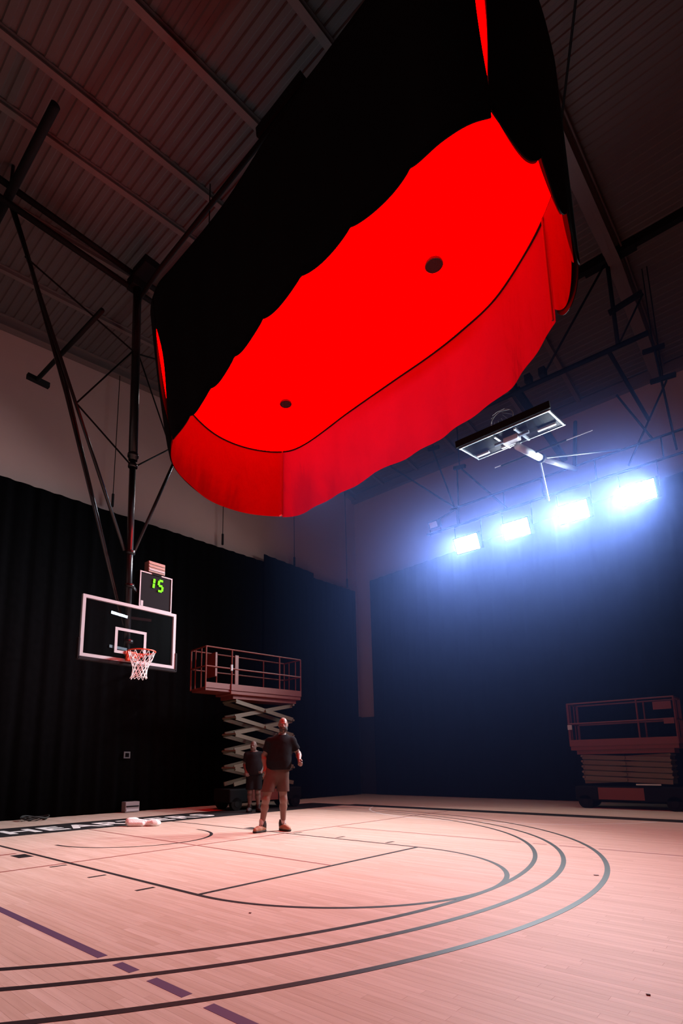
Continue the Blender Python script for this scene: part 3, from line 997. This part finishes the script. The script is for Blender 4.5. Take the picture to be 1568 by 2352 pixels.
for x in (3.75, 4.15, 4.5):
    MB().box((x, 8.12, 10.68), (0.16, 0.22, 0.22)).build('pulley', M_STEEL, frm, bevel=0.02)

# ================================================================== curtain ropes on the left wall
for i, (yy, z0, lab) in enumerate(((1.70, 8.0, 'thin dark drop rope on the left wall beside the goal mast'), (5.45, 8.05, 'thin dark drop rope on the left wall under the softbox end'),
                              (8.75, 8.2, 'thin dark drop rope above the raised black drape'), (11.82, 8.15, 'thin dark drop rope nearest the room corner'))):
    t = thing('curtain_rope', lab, 'rope', (-4.72, yy, z0), 'curtain drop ropes')
    MB().tube([(-4.72, yy, z0), (-4.72, yy, roof_z(yy) - 0.32)], 0.012, 6).build('line', M_STEEL, t)
    MB().bar((-4.72, yy, z0 - 0.02), (-4.72, yy, z0 + 0.35), 0.05).build('hook', M_STEEL, t)

# ================================================================== SCISSOR LIFTS
def scissor_lift(label, origin, yaw, deck_z, length, ext, n_stage, width=0.76, base_h=0.62):
    t = bpy.data.objects.new('scissor_lift', None)
    C.objects.link(t)
    t.location = origin
    t.rotation_euler = (0, 0, yaw)
    tag(t, label, 'scissor lift')
    O = Vector(origin)
    def B(mb, name, m, parent=t, **k):
        o = bpy.data.objects.new(name, mb.mesh(name))
        o.data.materials.append(m)
        C.objects.link(o)
        o.parent = parent
        if k.get('bevel'):
            b = o.modifiers.new('bevel', 'BEVEL'); b.width = k['bevel']; b.segments = 2
        return o
    L2, W2 = length / 2, width / 2
    ch = B(MB().box((0, 0, 0.36), (length, width, 0.34)), 'chassis', M_LIFTDARK, bevel=0.03)
    B(MB().prism([(-0.62, -W2 - 0.012), (0.35, -W2 - 0.012), (0.35, -W2 + 0.02), (-0.62, -W2 + 0.02)], 0.22, 0.50), 'side_panel', M_LIFTRED, ch)
    B(MB().box((length * 0.2, -W2 - 0.01, 0.58), (0.5, 0.03, 0.03)), 'side_rail', M_GALV, ch)
    for sx in (-1, 1):
        for sy in (-1, 1):
            c = (sx * (L2 - 0.22), sy * (W2 - 0.06), 0.16)
            w = MB().tube([(c[0], c[1] - 0.06, c[2]), (c[0], c[1] + 0.06, c[2])], 0.16, 18)
            w = B(w, 'wheel', M_RUBBER)
            B(MB().tube([(c[0], c[1] + sy * 0.055, c[2]), (c[0], c[1] + sy * 0.068, c[2])], 0.07, 12), 'hub', M_STEEL, w)
    # scissor arms
    z0, z1 = base_h, deck_z - 0.26
    hs = (z1 - z0) / n_stage
    xa = L2 - 0.22
    aw = 0.10 if hs > 0.16 else hs * 0.8
    for k in range(n_stage):
        za, zb = z0 + k * hs, z0 + (k + 1) * hs
        for sy in (-1, 1):
            for flip in (-1, 1):
                yy = sy * (W2 - 0.10 - (0.05 if flip > 0 else 0))
                B(MB().bar((-xa * flip, yy, za + 0.02), (xa * flip, yy, zb - 0.02), 0.04, aw), 'scissor_arm', M_LIFTTAN)
        B(MB().tube([(0, -W2 + 0.04, (za + zb) / 2), (0, W2 - 0.04, (za + zb) / 2)], 0.035, 8), 'pivot_pin', M_LIFTTAN)
        for s in (-1, 1):
            B(MB().tube([(s * xa, -W2 + 0.05, zb), (s * xa, W2 - 0.05, zb)], 0.03, 8), 'pivot_pin', M_LIFTTAN)
    # deck and rails
    dk = B(MB().box((0, 0, deck_z - 0.06), (length, width, 0.12)), 'platform', M_LIFTRED, bevel=0.012)
    B(MB().box((0, -W2 - 0.01, deck_z + 0.06), (length, 0.03, 0.16)), 'toe_board', M_LIFTRED, dk)
    B(MB().box((0, W2 + 0.01, deck_z + 0.06), (length, 0.03, 0.16)), 'toe_board', M_LIFTRED, dk)
    B(MB().box((0, 0, deck_z - 0.17), (length * 0.9, width * 0.8, 0.10)), 'deck_frame', M_LIFTRED, dk)
    if ext:
        B(MB().box((-L2 - ext / 2 + 0.02, 0, deck_z - 0.02), (ext, width * 0.92, 0.09)), 'extension_deck', M_LIFTRED, dk)
        B(MB().box((-L2 - ext / 2, -W2 * 0.94, deck_z + 0.07), (ext, 0.03, 0.14)), 'toe_board', M_LIFTRED, dk)
    xs0 = -L2 - ext
    H = 1.05
    for sy in (-1, 1):
        for z in (H, H * 0.52):
            B(MB().tube([(xs0, sy * W2, deck_z + z), (L2, sy * W2, deck_z + z)], 0.02, 8), 'guard_rail', M_LIFTRED)
        posts = [xs0, -L2 + 0.02, 0.35 * L2, L2]
        for x in posts:
            B(MB().tube([(x, sy * W2, deck_z - 0.02), (x, sy * W2, deck_z + H)], 0.02, 8), 'rail_post', M_LIFTRED)
    for x in (xs0, L2):
        for z in (H, H * 0.52):
            B(MB().tube([(x, -W2, deck_z + z), (x, W2, deck_z + z)], 0.02, 8), 'guard_rail', M_LIFTRED)
        for yy in (-0.15, 0.15):
            B(MB().tube([(x, yy, deck_z), (x, yy, deck_z + H)], 0.015, 6), 'rail_post', M_LIFTRED)
    return t, B
lift, B = scissor_lift('raised red scissor lift on crossed tan arms behind the man', (-2.85, 5.35, 0), PI / 2 - 0.12, 3.05, 2.35, 0.75, 5)
B(MB().box((-1.62, -0.12, 3.67), (0.05, 0.5, 0.62)), 'gate_panel', M_LIFTRED, lift)
B(MB().box((-1.17, -0.39, 3.62), (0.05, 0.05, 0.16)), 'manual_tube', M_WHITE, lift)
B(MB().box((-1.0, -0.36, 3.52), (0.10, 0.04, 0.9)), 'control_post', M_LIFTRED, lift)
lift2, B2 = scissor_lift('folded-down red and tan scissor lift before the navy back drape', (4.88, 10.35, 0), 0.0, 1.52, 2.30, 0, 5)
B2(MB().box((0.92, -0.39, 2.38), (0.36, 0.05, 0.18)), 'placard', M_LIFTRED, lift2)
B2(MB().box((1.02, -0.39, 2.02), (0.20, 0.05, 0.13)), 'placard', M_LIFTRED, lift2)
B2(MB().box((-1.12, -0.39, 1.98), (0.10, 0.05, 0.12)), 'tag', M_WHITE, lift2)

# ================================================================== PEOPLE (signed distance surfaces, one continuous skin each)
class SDF:
    def __init__(self, lo, hi, h):
        self.lo = np.array(lo, float)
        self.h = h
        self.n = np.ceil((np.array(hi) - self.lo) / h).astype(int) + 1
        self.D = np.full(self.n, 1.0, np.float32)
    def window(self, lo, hi):
        a = np.maximum(np.floor((np.array(lo) - self.lo) / self.h).astype(int), 0)
        b = np.minimum(np.ceil((np.array(hi) - self.lo) / self.h).astype(int) + 1, self.n)
        sl = tuple(slice(i, j) for i, j in zip(a, b))
        g = np.meshgrid(*[self.lo[k] + self.h * np.arange(a[k], b[k]) for k in range(3)], indexing='ij')
        return sl, np.stack(g, -1)
    def put(self, sl, d, k, sub=False):
        A = self.D[sl]
        if sub:
            d = -d
            hh = np.clip(0.5 - 0.5 * (A - d) / k, 0, 1)
            self.D[sl] = A * (1 - hh) + d * hh + k * hh * (1 - hh)
        else:
            hh = np.clip(0.5 + 0.5 * (A - d) / k, 0, 1)
            self.D[sl] = A * (1 - hh) + d * hh - k * hh * (1 - hh)
    def cone(self, a, b, ra, rb, k=0.03, sub=False):
        a, b = np.array(a, float), np.array(b, float)
        m = max(ra, rb) + k + 0.03
        sl, P = self.window(np.minimum(a, b) - m, np.maximum(a, b) + m)
        ba = b - a
        t = np.clip(((P - a) @ ba) / max(ba @ ba, 1e-9), 0, 1)
        d = np.linalg.norm(P - a - t[..., None] * ba, axis=-1) - (ra + (rb - ra) * t)
        self.put(sl, d, k, sub)
        return self
    def chain(self, pts, rs, k=0.03):
        for i in range(len(pts) - 1):
            self.cone(pts[i], pts[i + 1], rs[i], rs[i + 1], k)
        return self
    def ell(self, c, r, k=0.03, sub=False):
        c, r = np.array(c, float), np.array(r, float)
        m = r + k + 0.03
        sl, P = self.window(c - m, c + m)
        q = (P - c) / r
        l = np.linalg.norm(q, axis=-1)
        l2 = np.linalg.norm(q / r, axis=-1) + 1e-6
        self.put(sl, l * (l - 1) / l2, k, sub)
        return self
    def cut(self, p, n):
        """remove everything on the side the normal points to"""
        n = np.array(n, float)
        n /= np.linalg.norm(n)
        ax = [self.lo[k] + self.h * np.arange(self.n[k]) for k in range(3)]
        d = (ax[0][:, None, None] - p[0]) * n[0] + (ax[1][None, :, None] - p[1]) * n[1] + (ax[2][None, None, :] - p[2]) * n[2]
        self.D = np.maximum(self.D, d.astype(np.float32))
        return self
    def mesh(self):
        D = self.D
        S = D < 0
        c = np.zeros(np.array(D.shape) - 1, int)
        corners = [(i, j, k) for i in (0, 1) for j in (0, 1) for k in (0, 1)]
        sub = lambda A, o: A[o[0]:A.shape[0] - 1 + o[0], o[1]:A.shape[1] - 1 + o[1], o[2]:A.shape[2] - 1 + o[2]]
        for o in corners:
            c += sub(S, o)
        act = (c > 0) & (c < 8)
        idx = -np.ones(act.shape, int)
        cells = np.argwhere(act)
        idx[act] = np.arange(len(cells))
        acc = np.zeros((len(cells), 3))
        cnt = np.zeros(len(cells))
        for i, a in enumerate(corners):
            for b in corners[i + 1:]:
                dd = np.abs(np.array(a) - np.array(b))
                if dd.sum() != 1:
                    continue
                va = D[tuple((cells + a).T)]
                vb = D[tuple((cells + b).T)]
                x = (va < 0) != (vb < 0)
                t = np.where(x, va / np.where(va == vb, 1, va - vb), 0)
                p = np.array(a) + t[:, None] * (np.array(b) - np.array(a))
                acc += p * x[:, None]
                cnt += x
        verts = self.lo + self.h * (cells + acc / cnt[:, None])
        quads = []
        for ax in range(3):
            u, w = (ax + 1) % 3, (ax + 2) % 3
            sh = list(D.shape)
            A = np.take(S, range(0, sh[ax] - 1), axis=ax)
            Bq = np.take(S, range(1, sh[ax]), axis=ax)
            e = np.argwhere(A != Bq)
            e = e[(e[:, u] > 0) & (e[:, w] > 0) & (e[:, u] < sh[u] - 1) & (e[:, w] < sh[w] - 1)]
            if not len(e):
                continue
            def cell(du, dw):
                q = e.copy()
                q[:, u] += du
                q[:, w] += dw
                return idx[tuple(q.T)]
            q = np.stack([cell(-1, -1), cell(0, -1), cell(0, 0), cell(-1, 0)], 1)
            inside = S[tuple(e.T)]
            q[~inside] = q[~inside][:, ::-1]
            quads.append(q)
        return verts, np.concatenate(quads)

def sdf_object(s, name, m, parent, place):
    v, q = s.mesh()
    v = place(v) - np.array(world_origin(parent)) if parent else place(v)
    me = bpy.data.meshes.new(name)
    me.from_pydata(v.tolist(), [], q.tolist())
    me.update()
    me.polygons.foreach_set('use_smooth', [True] * len(me.polygons))
    me.materials.append(m)
    o = bpy.data.objects.new(name, me)
    C.objects.link(o)
    if parent:
        o.parent = parent
    return o

def placer(x, y):
    """local x = right as the camera sees it, local y = away from the camera"""
    d = np.array([x - CAM_POS[0], y - CAM_POS[1]])
    d /= np.linalg.norm(d)
    r = np.array([d[1], -d[0]])
    def f(v):
        v = np.asarray(v)
        out = np.empty_like(v)
        out[:, 0] = x + v[:, 0] * r[0] + v[:, 1] * d[0]
        out[:, 1] = y + v[:, 0] * r[1] + v[:, 1] * d[1]
        out[:, 2] = v[:, 2]
        return out
    return f

def hand(s, wrist, knuckle, right, curl, k=0.008, thumb=1):
    """palm from wrist to knuckles, four fingers that curl, a thumb leaving the side of the palm"""
    w, kn = np.array(wrist, float), np.array(knuckle, float)
    d = (kn - w) / np.linalg.norm(kn - w)
    r = np.array(right, float)
    r -= d * (r @ d)
    r /= np.linalg.norm(r)
    n = np.cross(r, d)
    for t in (-0.026, -0.009, 0.009, 0.026):
        s.cone(w + r * t * 0.6, kn + r * t, 0.020, 0.014, 0.015)
    for i, (t, L) in enumerate(((-0.031, 0.070), (-0.010, 0.082), (0.011, 0.078), (0.031, 0.062))):
        p = kn + r * t
        a = 0.0
        for j, fr in enumerate((0.45, 0.32, 0.25)):
            a += curl
            dirv = d * math.cos(a) + n * math.sin(a)
            q = p + dirv * L * fr
            s.cone(p, q, 0.0105 - 0.001 * j, 0.0098 - 0.001 * j, k)
            p = q
    b = w + d * 0.02 + r * thumb * 0.026
    m1 = b + (d * 0.5 + r * thumb * 0.7 + n * 0.5) * 0.038
    s.cone(b, m1, 0.014, 0.012, 0.012)
    s.cone(m1, m1 + (d * 0.8 + n * 0.5) * 0.035, 0.0115, 0.0095, k)

def head(s, c, yaw=0.0):
    """c = centre of the skull; the face looks to -y"""
    c = np.array(c, float)
    cy, sy = math.cos(yaw), math.sin(yaw)
    def L(x, y, z):
        return (c[0] + x * cy - y * sy, c[1] + x * sy + y * cy, c[2] + z)
    s.ell(L(0, 0.012, 0.02), (0.076, 0.096, 0.105), 0.03)
    s.ell(L(0, -0.022, -0.045), (0.062, 0.070, 0.078), 0.03)
    s.cone(L(-0.035, -0.035, -0.085), L(0.035, -0.035, -0.085), 0.030, 0.030, 0.025)
    s.cone(L(0, -0.062, -0.105), L(0, -0.045, -0.095), 0.022, 0.03, 0.02)
    s.cone(L(-0.034, -0.080, 0.018), L(0.034, -0.080, 0.018), 0.012, 0.012, 0.014)   # brow
    for x in (-0.031, 0.031):
        s.ell(L(x, -0.094, -0.002), (0.017, 0.014, 0.011), 0.010, sub=True)
        s.ell(L(x, -0.078, -0.003), (0.013, 0.012, 0.011), 0.004)
    s.cone(L(0, -0.088, 0.005), L(0, -0.108, -0.038), 0.010, 0.015, 0.008)
    for x in (-0.013, 0.013):
        s.cone(L(x, -0.093, -0.042), L(x, -0.088, -0.040), 0.009, 0.010, 0.006)
    s.cone(L(-0.020, -0.086, -0.070), L(0.020, -0.086, -0.070), 0.009, 0.009, 0.006)
    s.cone(L(-0.020, -0.096, -0.072), L(0.020, -0.096, -0.072), 0.0035, 0.0035, 0.003, sub=True)
    for x in (-1, 1):
        s.ell(L(x * 0.078, 0.015, -0.008), (0.010, 0.022, 0.034), 0.008)
    return L

def shoe(parent, heel, toe, place, m_up, m_sole):
    h, t = np.array([heel[0], heel[1], 0.0]), np.array([toe[0], toe[1], 0.0])
    d = (t - h) / np.linalg.norm(t - h)
    lo = np.minimum(h, t) - 0.12
    hi = np.maximum(h, t) + 0.12
    lo[2], hi[2] = -0.02, 0.24
    up = SDF(lo, hi, 0.007)
    up.chain([h + (0, 0, 0.06), h + d * 0.13 + (0, 0, 0.055), t + (0, 0, 0.045)], [0.05, 0.05, 0.042], 0.03)
    up.cone(h + d * 0.02 + (0, 0, 0.07), h + d * 0.01 + (0, 0, 0.15), 0.052, 0.05, 0.03)
    up.cut((0, 0, 0.026), (0, 0, -1)).cut((0, 0, 0.17), (0, 0, 1))
    sh = sdf_object(up, 'shoe', m_up, parent, place)
    cl = SDF(lo, hi, 0.007)
    cl.cone(h + d * 0.02 + (0, 0, 0.10), h + d * 0.012 + (0, 0, 0.165), 0.058, 0.055, 0.02)
    cl.cone(h + d * 0.0 + (0, 0, 0.05), h + d * 0.0 + (0, 0, 0.12), 0.053, 0.055, 0.02)
    cl.cut((0, 0, 0.035), (0, 0, -1)).cut((0, 0, 0.185), (0, 0, 1))
    sdf_object(cl, 'ankle_collar', m_sole, sh, place)
    so = SDF(lo, hi, 0.007)
    so.chain([h + (0, 0, 0.03), h + d * 0.13 + (0, 0, 0.03), t + (0, 0, 0.03)], [0.056, 0.055, 0.048], 0.03)
    so.cut((0, 0, 0.034), (0, 0, 1)).cut((0, 0, 0.003), (0, 0, -1))
    sdf_object(so, 'sole', m_sole, sh, place)
    lc = SDF(lo, hi, 0.007)
    for q in (0.07, 0.10, 0.13):
        p = h + d * q + (0, 0, 0.115 - (q - 0.07) * 0.7)
        sdv = np.array([-d[1], d[0], 0]) * 0.03
        lc.cone(p - sdv, p + sdv, 0.009, 0.009, 0.005)
    sdf_object(lc, 'laces', m_sole, sh, place)
    return sh

def person(label, x, y, J, m_shirt, m_shorts, shoe_up, shoe_sole, sock, h=0.008, beard=True, skin=None):
    place = placer(x, y)
    t = thing('person', label, 'person', (x, y, 0))
    lo, hi = np.array([-0.42, -0.36, 0.0]), np.array([0.68, 0.36, 2.02])
    s = SDF(lo, hi, h)
    for side in ('L', 'R'):
        hip, kn, an, toe = J['hip' + side], J['knee' + side], J['ankle' + side], J['toe' + side]
        hip, kn, an = map(np.array, (hip, kn, an))
        s.cone(hip, kn, 0.092, 0.062, 0.05)
        calf = kn + (an - kn) * 0.30 + np.array([0, 0.022, 0])
        s.chain([kn, calf, an], [0.058, 0.060, 0.040], 0.04)
        s.ell(kn + np.array([0, -0.03, 0]), (0.045, 0.04, 0.055), 0.04)
        s.cone(an + (0, 0.02, -0.03), (toe[0] * 0.8 + an[0] * 0.2, toe[1] * 0.8 + an[1] * 0.2, 0.05), 0.036, 0.030, 0.03)
        sh, el, wr, kk = map(np.array, (J['sh' + side], J['el' + side], J['wr' + side], J['kn' + side]))
        s.cone(sh, el, 0.056, 0.043, 0.04)
        fm = el + (wr - el) * 0.28
        s.chain([el, fm, wr], [0.042, 0.045, 0.029], 0.03)
        hand(s, wr, kk, J['hr' + side], J['curl' + side], thumb=J['th' + side])
    ch, be, pe, ne, hd = map(np.array, (J['chest'], J['belly'], J['pelvis'], J['neck'], J['head']))
    s.cone(J['shL'], J['shR'], 0.070, 0.070, 0.06)
    s.ell(ch, (0.185, 0.125, 0.22), 0.08)
    s.ell(be, (0.175, 0.125, 0.22), 0.08)
    s.ell(pe, (0.178, 0.125, 0.15), 0.08)
    s.cone(ne, hd + (0, 0.02, -0.06), 0.062, 0.056, 0.04)
    L = head(s, hd, J.get('yaw', 0))
    sdf_object(s, 'body', skin or M_SKIN, t, place)
    # eyes and beard
    for ex in (-0.031, 0.031):
        e = np.array(L(ex, -0.084, -0.003))
        es = SDF(e - 0.02, e + 0.02, 0.003)
        es.ell(e, (0.008, 0.007, 0.006), 0.002)
        sdf_object(es, 'eye', M_HAIR, t, place)
    if beard:
        bs = SDF(hd - 0.17, hd + 0.14, 0.006)
        bs.ell(L(0, -0.026, -0.062), (0.070, 0.072, 0.070), 0.02)
        bs.cone(L(-0.035, -0.042, -0.090), L(0.035, -0.042, -0.090), 0.034, 0.034, 0.025)
        bs.cone(L(-0.014, -0.085, -0.058), L(0.014, -0.085, -0.058), 0.010, 0.010, 0.01)
        bs.ell(L(0, -0.10, -0.071), (0.022, 0.03, 0.011), 0.004, sub=True)
        bs.ell(L(0, -0.12, -0.018), (0.055, 0.075, 0.036), 0.01, sub=True)
        bs.cut(L(0, 0.02, 0), (0, 1, 0)).cut(L(0, 0, -0.01), (0, 0, 1))
        sdf_object(bs, 'beard', M_HAIR, t, place)
    # shirt: loose shell over the torso and upper arms
    sh = SDF(lo, hi, h)
    sh.cone(np.array(J['shL']) + (0, 0, 0.005), np.array(J['shR']) + (0, 0, 0.005), 0.088, 0.088, 0.06)
    sh.ell(ch + (0, 0, -0.03), (0.20, 0.145, 0.22), 0.08)
    sh.ell(be, (0.205, 0.158, 0.26), 0.09)
    sh.cone(be + (-0.07, 0, -0.05), be + (-0.07, 0, -0.2), 0.125, 0.135, 0.08)
    sh.cone(be + (0.07, 0, -0.05), be + (0.07, 0, -0.2), 0.125, 0.135, 0.08)
    sh.cone(ch + (0, 0, 0.08), ne + (0, 0, 0.0), 0.12, 0.094, 0.06)
    sh.cut((0, 0, J['hem']), (0, 0, -1))
    for side in ('L', 'R'):
        a, b = np.array(J['sh' + side], float), np.array(J['el' + side], float)
        e = a + (b - a) * 0.78
        d = (b - a) / np.linalg.norm(b - a)
        ss = SDF(lo, hi, h)
        ss.cone(a, e, 0.076, 0.078, 0.04)
        ss.cut(a + (b - a) * 0.66, d)
        k = 0.03
        hh = np.clip(0.5 + 0.5 * (sh.D - ss.D) / k, 0, 1)
        sh.D = sh.D * (1 - hh) + ss.D * hh - k * hh * (1 - hh)
    sh.cone(ne + (0, -0.02, 0.035), ne + (0, -0.03, 0.20), 0.066, 0.080, 0.012, sub=True)
    sh.cut(ne + (0, -0.01, 0.055), (0, -0.35, 1))
    sdf_object(sh, 'shirt', m_shirt, t, place)
    # shorts
    so = SDF(lo, hi, h)
    so.ell(pe + (0, 0, 0.02), (0.195, 0.142, 0.16), 0.06)
    for side in ('L', 'R'):
        a, b = np.array(J['hip' + side], float), np.array(J['knee' + side], float)
        so.cone(a, b, 0.115, 0.108, 0.05)
    so.cut((0, 0, J['shorthem']), (0, 0, -1)).cut((0, 0, J['hem'] + 0.12), (0, 0, 1))
    sdf_object(so, 'shorts', m_shorts, t, place)
    for side in ('L', 'R'):
        an, toe = np.array(J['ankle' + side], float), np.array(J['toe' + side], float)
        k = SDF(an - (0.09, 0.09, 0.12), an + (0.09, 0.09, 0.16), 0.007)
        k.cone(an + (0, 0.0, -0.03), an + (0, 0, 0.075), 0.047, 0.047, 0.01)
        sdf_object(k, 'sock', sock, t, place)
        dd = (an - toe)[:2]
        dd /= np.linalg.norm(dd)
        shoe(t, (an[0] + dd[0] * 0.035, an[1] + dd[1] * 0.035), toe, place, shoe_up, shoe_sole)
    return t

J1 = dict(hipL=(0.0, -0.03, 0.96), kneeL=(-0.10, -0.09, 0.53), ankleL=(-0.165, -0.07, 0.11), toeL=(-0.27, -0.20, 0.05),
          hipR=(0.18, 0.02, 0.96), kneeR=(0.20, 0.05, 0.53), ankleR=(0.195, 0.10, 0.11), toeR=(0.285, -0.04, 0.05),
          pelvis=(0.09, 0.0, 0.99), belly=(0.125, -0.015, 1.20), chest=(0.155, 0.0, 1.43), neck=(0.185, 0.015, 1.60), head=(0.20, -0.015, 1.805),
          shL=(-0.030, 0.01, 1.50), elL=(-0.135, 0.06, 1.27), wrL=(-0.115, -0.02, 1.035), knL=(-0.105, -0.045, 0.955), hrL=(0.25, 1, 0), curlL=0.35, thL=-1,
          shR=(0.345, 0.02, 1.515), elR=(0.47, 0.09, 1.30), wrR=(0.475, -0.10, 1.18), knR=(0.465, -0.165, 1.135), hrR=(0.3, 0.1, 1), curlR=0.95, thR=1,
          hem=1.03, shorthem=0.66, yaw=0.05)
person('man in black t-shirt and brown shorts standing on the lane line, facing the camera', 1.31, 1.83, J1, M_SHIRT, M_SHORTS, M_SHOE, M_SHOED, M_SOCK)
def scaled(J, k, **over):
    o = {}
    for a, b in J.items():
        o[a] = tuple(np.array(b) * k) if isinstance(b, tuple) else b
    o['hem'] *= k
    o['shorthem'] *= k
    o.update(over)
    return o
J2 = dict(hipL=(-0.09, 0, 0.96), kneeL=(-0.11, -0.02, 0.53), ankleL=(-0.12, 0.0, 0.11), toeL=(-0.16, -0.17, 0.05),
          hipR=(0.09, 0, 0.96), kneeR=(0.10, -0.02, 0.53), ankleR=(0.12, 0.02, 0.11), toeR=(0.18, -0.15, 0.05),
          pelvis=(0, 0, 0.99), belly=(0, -0.01, 1.20), chest=(0, 0, 1.43), neck=(0.0, 0.015, 1.60), head=(-0.02, -0.015, 1.80),
          shL=(-0.19, 0.01, 1.54), elL=(-0.26, 0.05, 1.27), wrL=(-0.22, -0.10, 1.08), knL=(-0.20, -0.16, 1.03), hrL=(0.3, 0.6, 0.5), curlL=0.7, thL=-1,
          shR=(0.19, 0.01, 1.54), elR=(0.25, 0.05, 1.27), wrR=(0.20, -0.10, 1.10), knR=(0.17, -0.16, 1.05), hrR=(-0.3, 0.6, 0.5), curlR=0.7, thR=1,
          hem=1.0, shorthem=0.60, yaw=-0.3)
J2 = scaled(J2, 0.885)
for k_ in ('hrL', 'hrR'):
    J2[k_] = tuple(np.array(J2[k_]) / 0.885)
person('person in dark clothes half hidden behind the man, next to the scissor lift', -1.95, 4.36, J2, M_SHIRT, M_DSHORTS, M_SHOED, M_RUBBER, M_SHOED, h=0.01, beard=False, skin=mat('skin_shaded', (0.09, 0.05, 0.04), 0.6))  # skin colour darkened to stand for the scissor lift's shadow on this person

# ================================================================== SMALL THINGS
tw = SDF((-0.42, -0.2, -0.01), (0.42, 0.2, 0.2), 0.01)
tw.cone((-0.27, 0.0, 0.08), (0.02, -0.02, 0.06), 0.078, 0.060, 0.03)
tw.cone((-0.24, -0.07, 0.05), (0.0, -0.08, 0.045), 0.05, 0.045, 0.03)
tw.cone((0.02, -0.02, 0.05), (0.24, -0.03, 0.062), 0.055, 0.062, 0.03)
tw.cone((0.2, -0.06, 0.05), (0.28, 0.02, 0.05), 0.05, 0.045, 0.03)
tw.ell((-0.2, 0.05, 0.11), (0.10, 0.05, 0.05), 0.03)
tw.cut((0, 0, 0.002), (0, 0, -1))
towel = sdf_object(tw, 'towel', M_TOWEL, None, lambda v: v)
ca, sa = math.cos(0.75), math.sin(0.75)
towel.data.transform(Matrix.Rotation(0.75, 4, 'Z'))
towel.location = (-1.28, 0.95, 0)
tag(towel, 'crumpled white towel on the floor under the basketball goal', 'towel')

def wall_box(name, label, cat, y0, y1, z0, z1, m, x=-4.47, d=0.16):
    t = thing(name, label, cat, (x, (y0 + y1) / 2, z0))
    MB().box((x - d / 2, (y0 + y1) / 2, (z0 + z1) / 2), (d, y1 - y0, z1 - z0)).build('case', m, t, bevel=0.008)
    return t
t = wall_box('floor_box', 'small pale box on the floor in front of the long black drape', 'box', 2.30, 2.68, 0.01, 0.26, mat('pale_box', (0.22, 0.18, 0.19), 0.6), -4.35, 0.2)
MB().box((-4.345, 2.49, 0.15), (0.012, 0.34, 0.03)).build('slot', M_PAD, t)
MB().box((-4.345, 2.49, 0.06), (0.012, 0.34, 0.05)).build('front_strip', M_WHITE, t)
t = wall_box('wall_plate', 'tiny dark plate on the long black drape below the goal', 'plate', 2.27, 2.45, 1.32, 1.49, mat('plate_dark', (0.06, 0.055, 0.06), 0.6), -4.50, 0.03)
MB().box((-4.497, 2.36, 1.405), (0.008, 0.10, 0.10)).build('cover', M_CURT, t)
cb = thing('cable_coil', 'loose coil of dark cable at the foot of the long black drape', 'cable', (-4.2, 0.1, 0))
mb = MB()
for k in range(4):
    r = 0.16 + 0.02 * k
    mb.tube([(-4.2 + r * math.cos(a), 0.1 + 1.3 * r * math.sin(a), 0.02 + 0.02 * k + 0.02 * math.sin(3 * a + k)) for a in np.linspace(0, 2 * PI, 28, endpoint=False)], 0.011, 6, closed=True)
mb.build('loops', mat('cable_grey', (0.02, 0.02, 0.02), 0.7), cb)
for (x, y, r, lab) in ((7.53, -1.66, 0.008, 'small dark scrap of tape on the boards at the lower right'), (6.52, 1.25, 0.02, 'tiny reddish scrap of tape near the crest of the outer arc'), (4.97, -1.91, 0.008, 'tiny reddish scrap of tape just below the free throw circle')):
    o = centre(MB().box((x, y, 0.0035), (r * 2.2, r * 1.4, 0.004), Matrix.Rotation(0.4, 3, 'Z')).build('tape_scrap', mat('scrap', (0.10, 0.02, 0.02), 0.7)))
    tag(o, lab, 'scrap')

# ================================================================== HAZE lit by the floodlights
hz = bpy.data.materials.new('haze')
hz.use_nodes = True
nt = hz.node_tree
for n in list(nt.nodes):
    nt.nodes.remove(n)
o_ = nt.nodes.new('ShaderNodeOutputMaterial')
vs = nt.nodes.new('ShaderNodeVolumeScatter')
vs.inputs['Color'].default_value = (0.11, 0.31, 1.0, 1)
vs.inputs['Density'].default_value = HAZE
vs.inputs['Anisotropy'].default_value = 0.7
vs2 = nt.nodes.new('ShaderNodeVolumeScatter')
vs2.inputs['Color'].default_value = (0.8, 0.5, 0.6, 1)
vs2.inputs['Density'].default_value = HAZE * 0.2
vs2.inputs['Anisotropy'].default_value = 0.0
va = nt.nodes.new('ShaderNodeAddShader')
nt.links.new(vs.outputs[0], va.inputs[0])
nt.links.new(vs2.outputs[0], va.inputs[1])
nt.links.new(va.outputs[0], o_.inputs['Volume'])
haze = MB().box((4.0, 8.6, 5.0), (17.0, 7.4, 9.9)).build('stage_haze', hz)
tag(haze, 'thin bluish stage haze hanging under the floodlights', 'haze', kind='stuff')
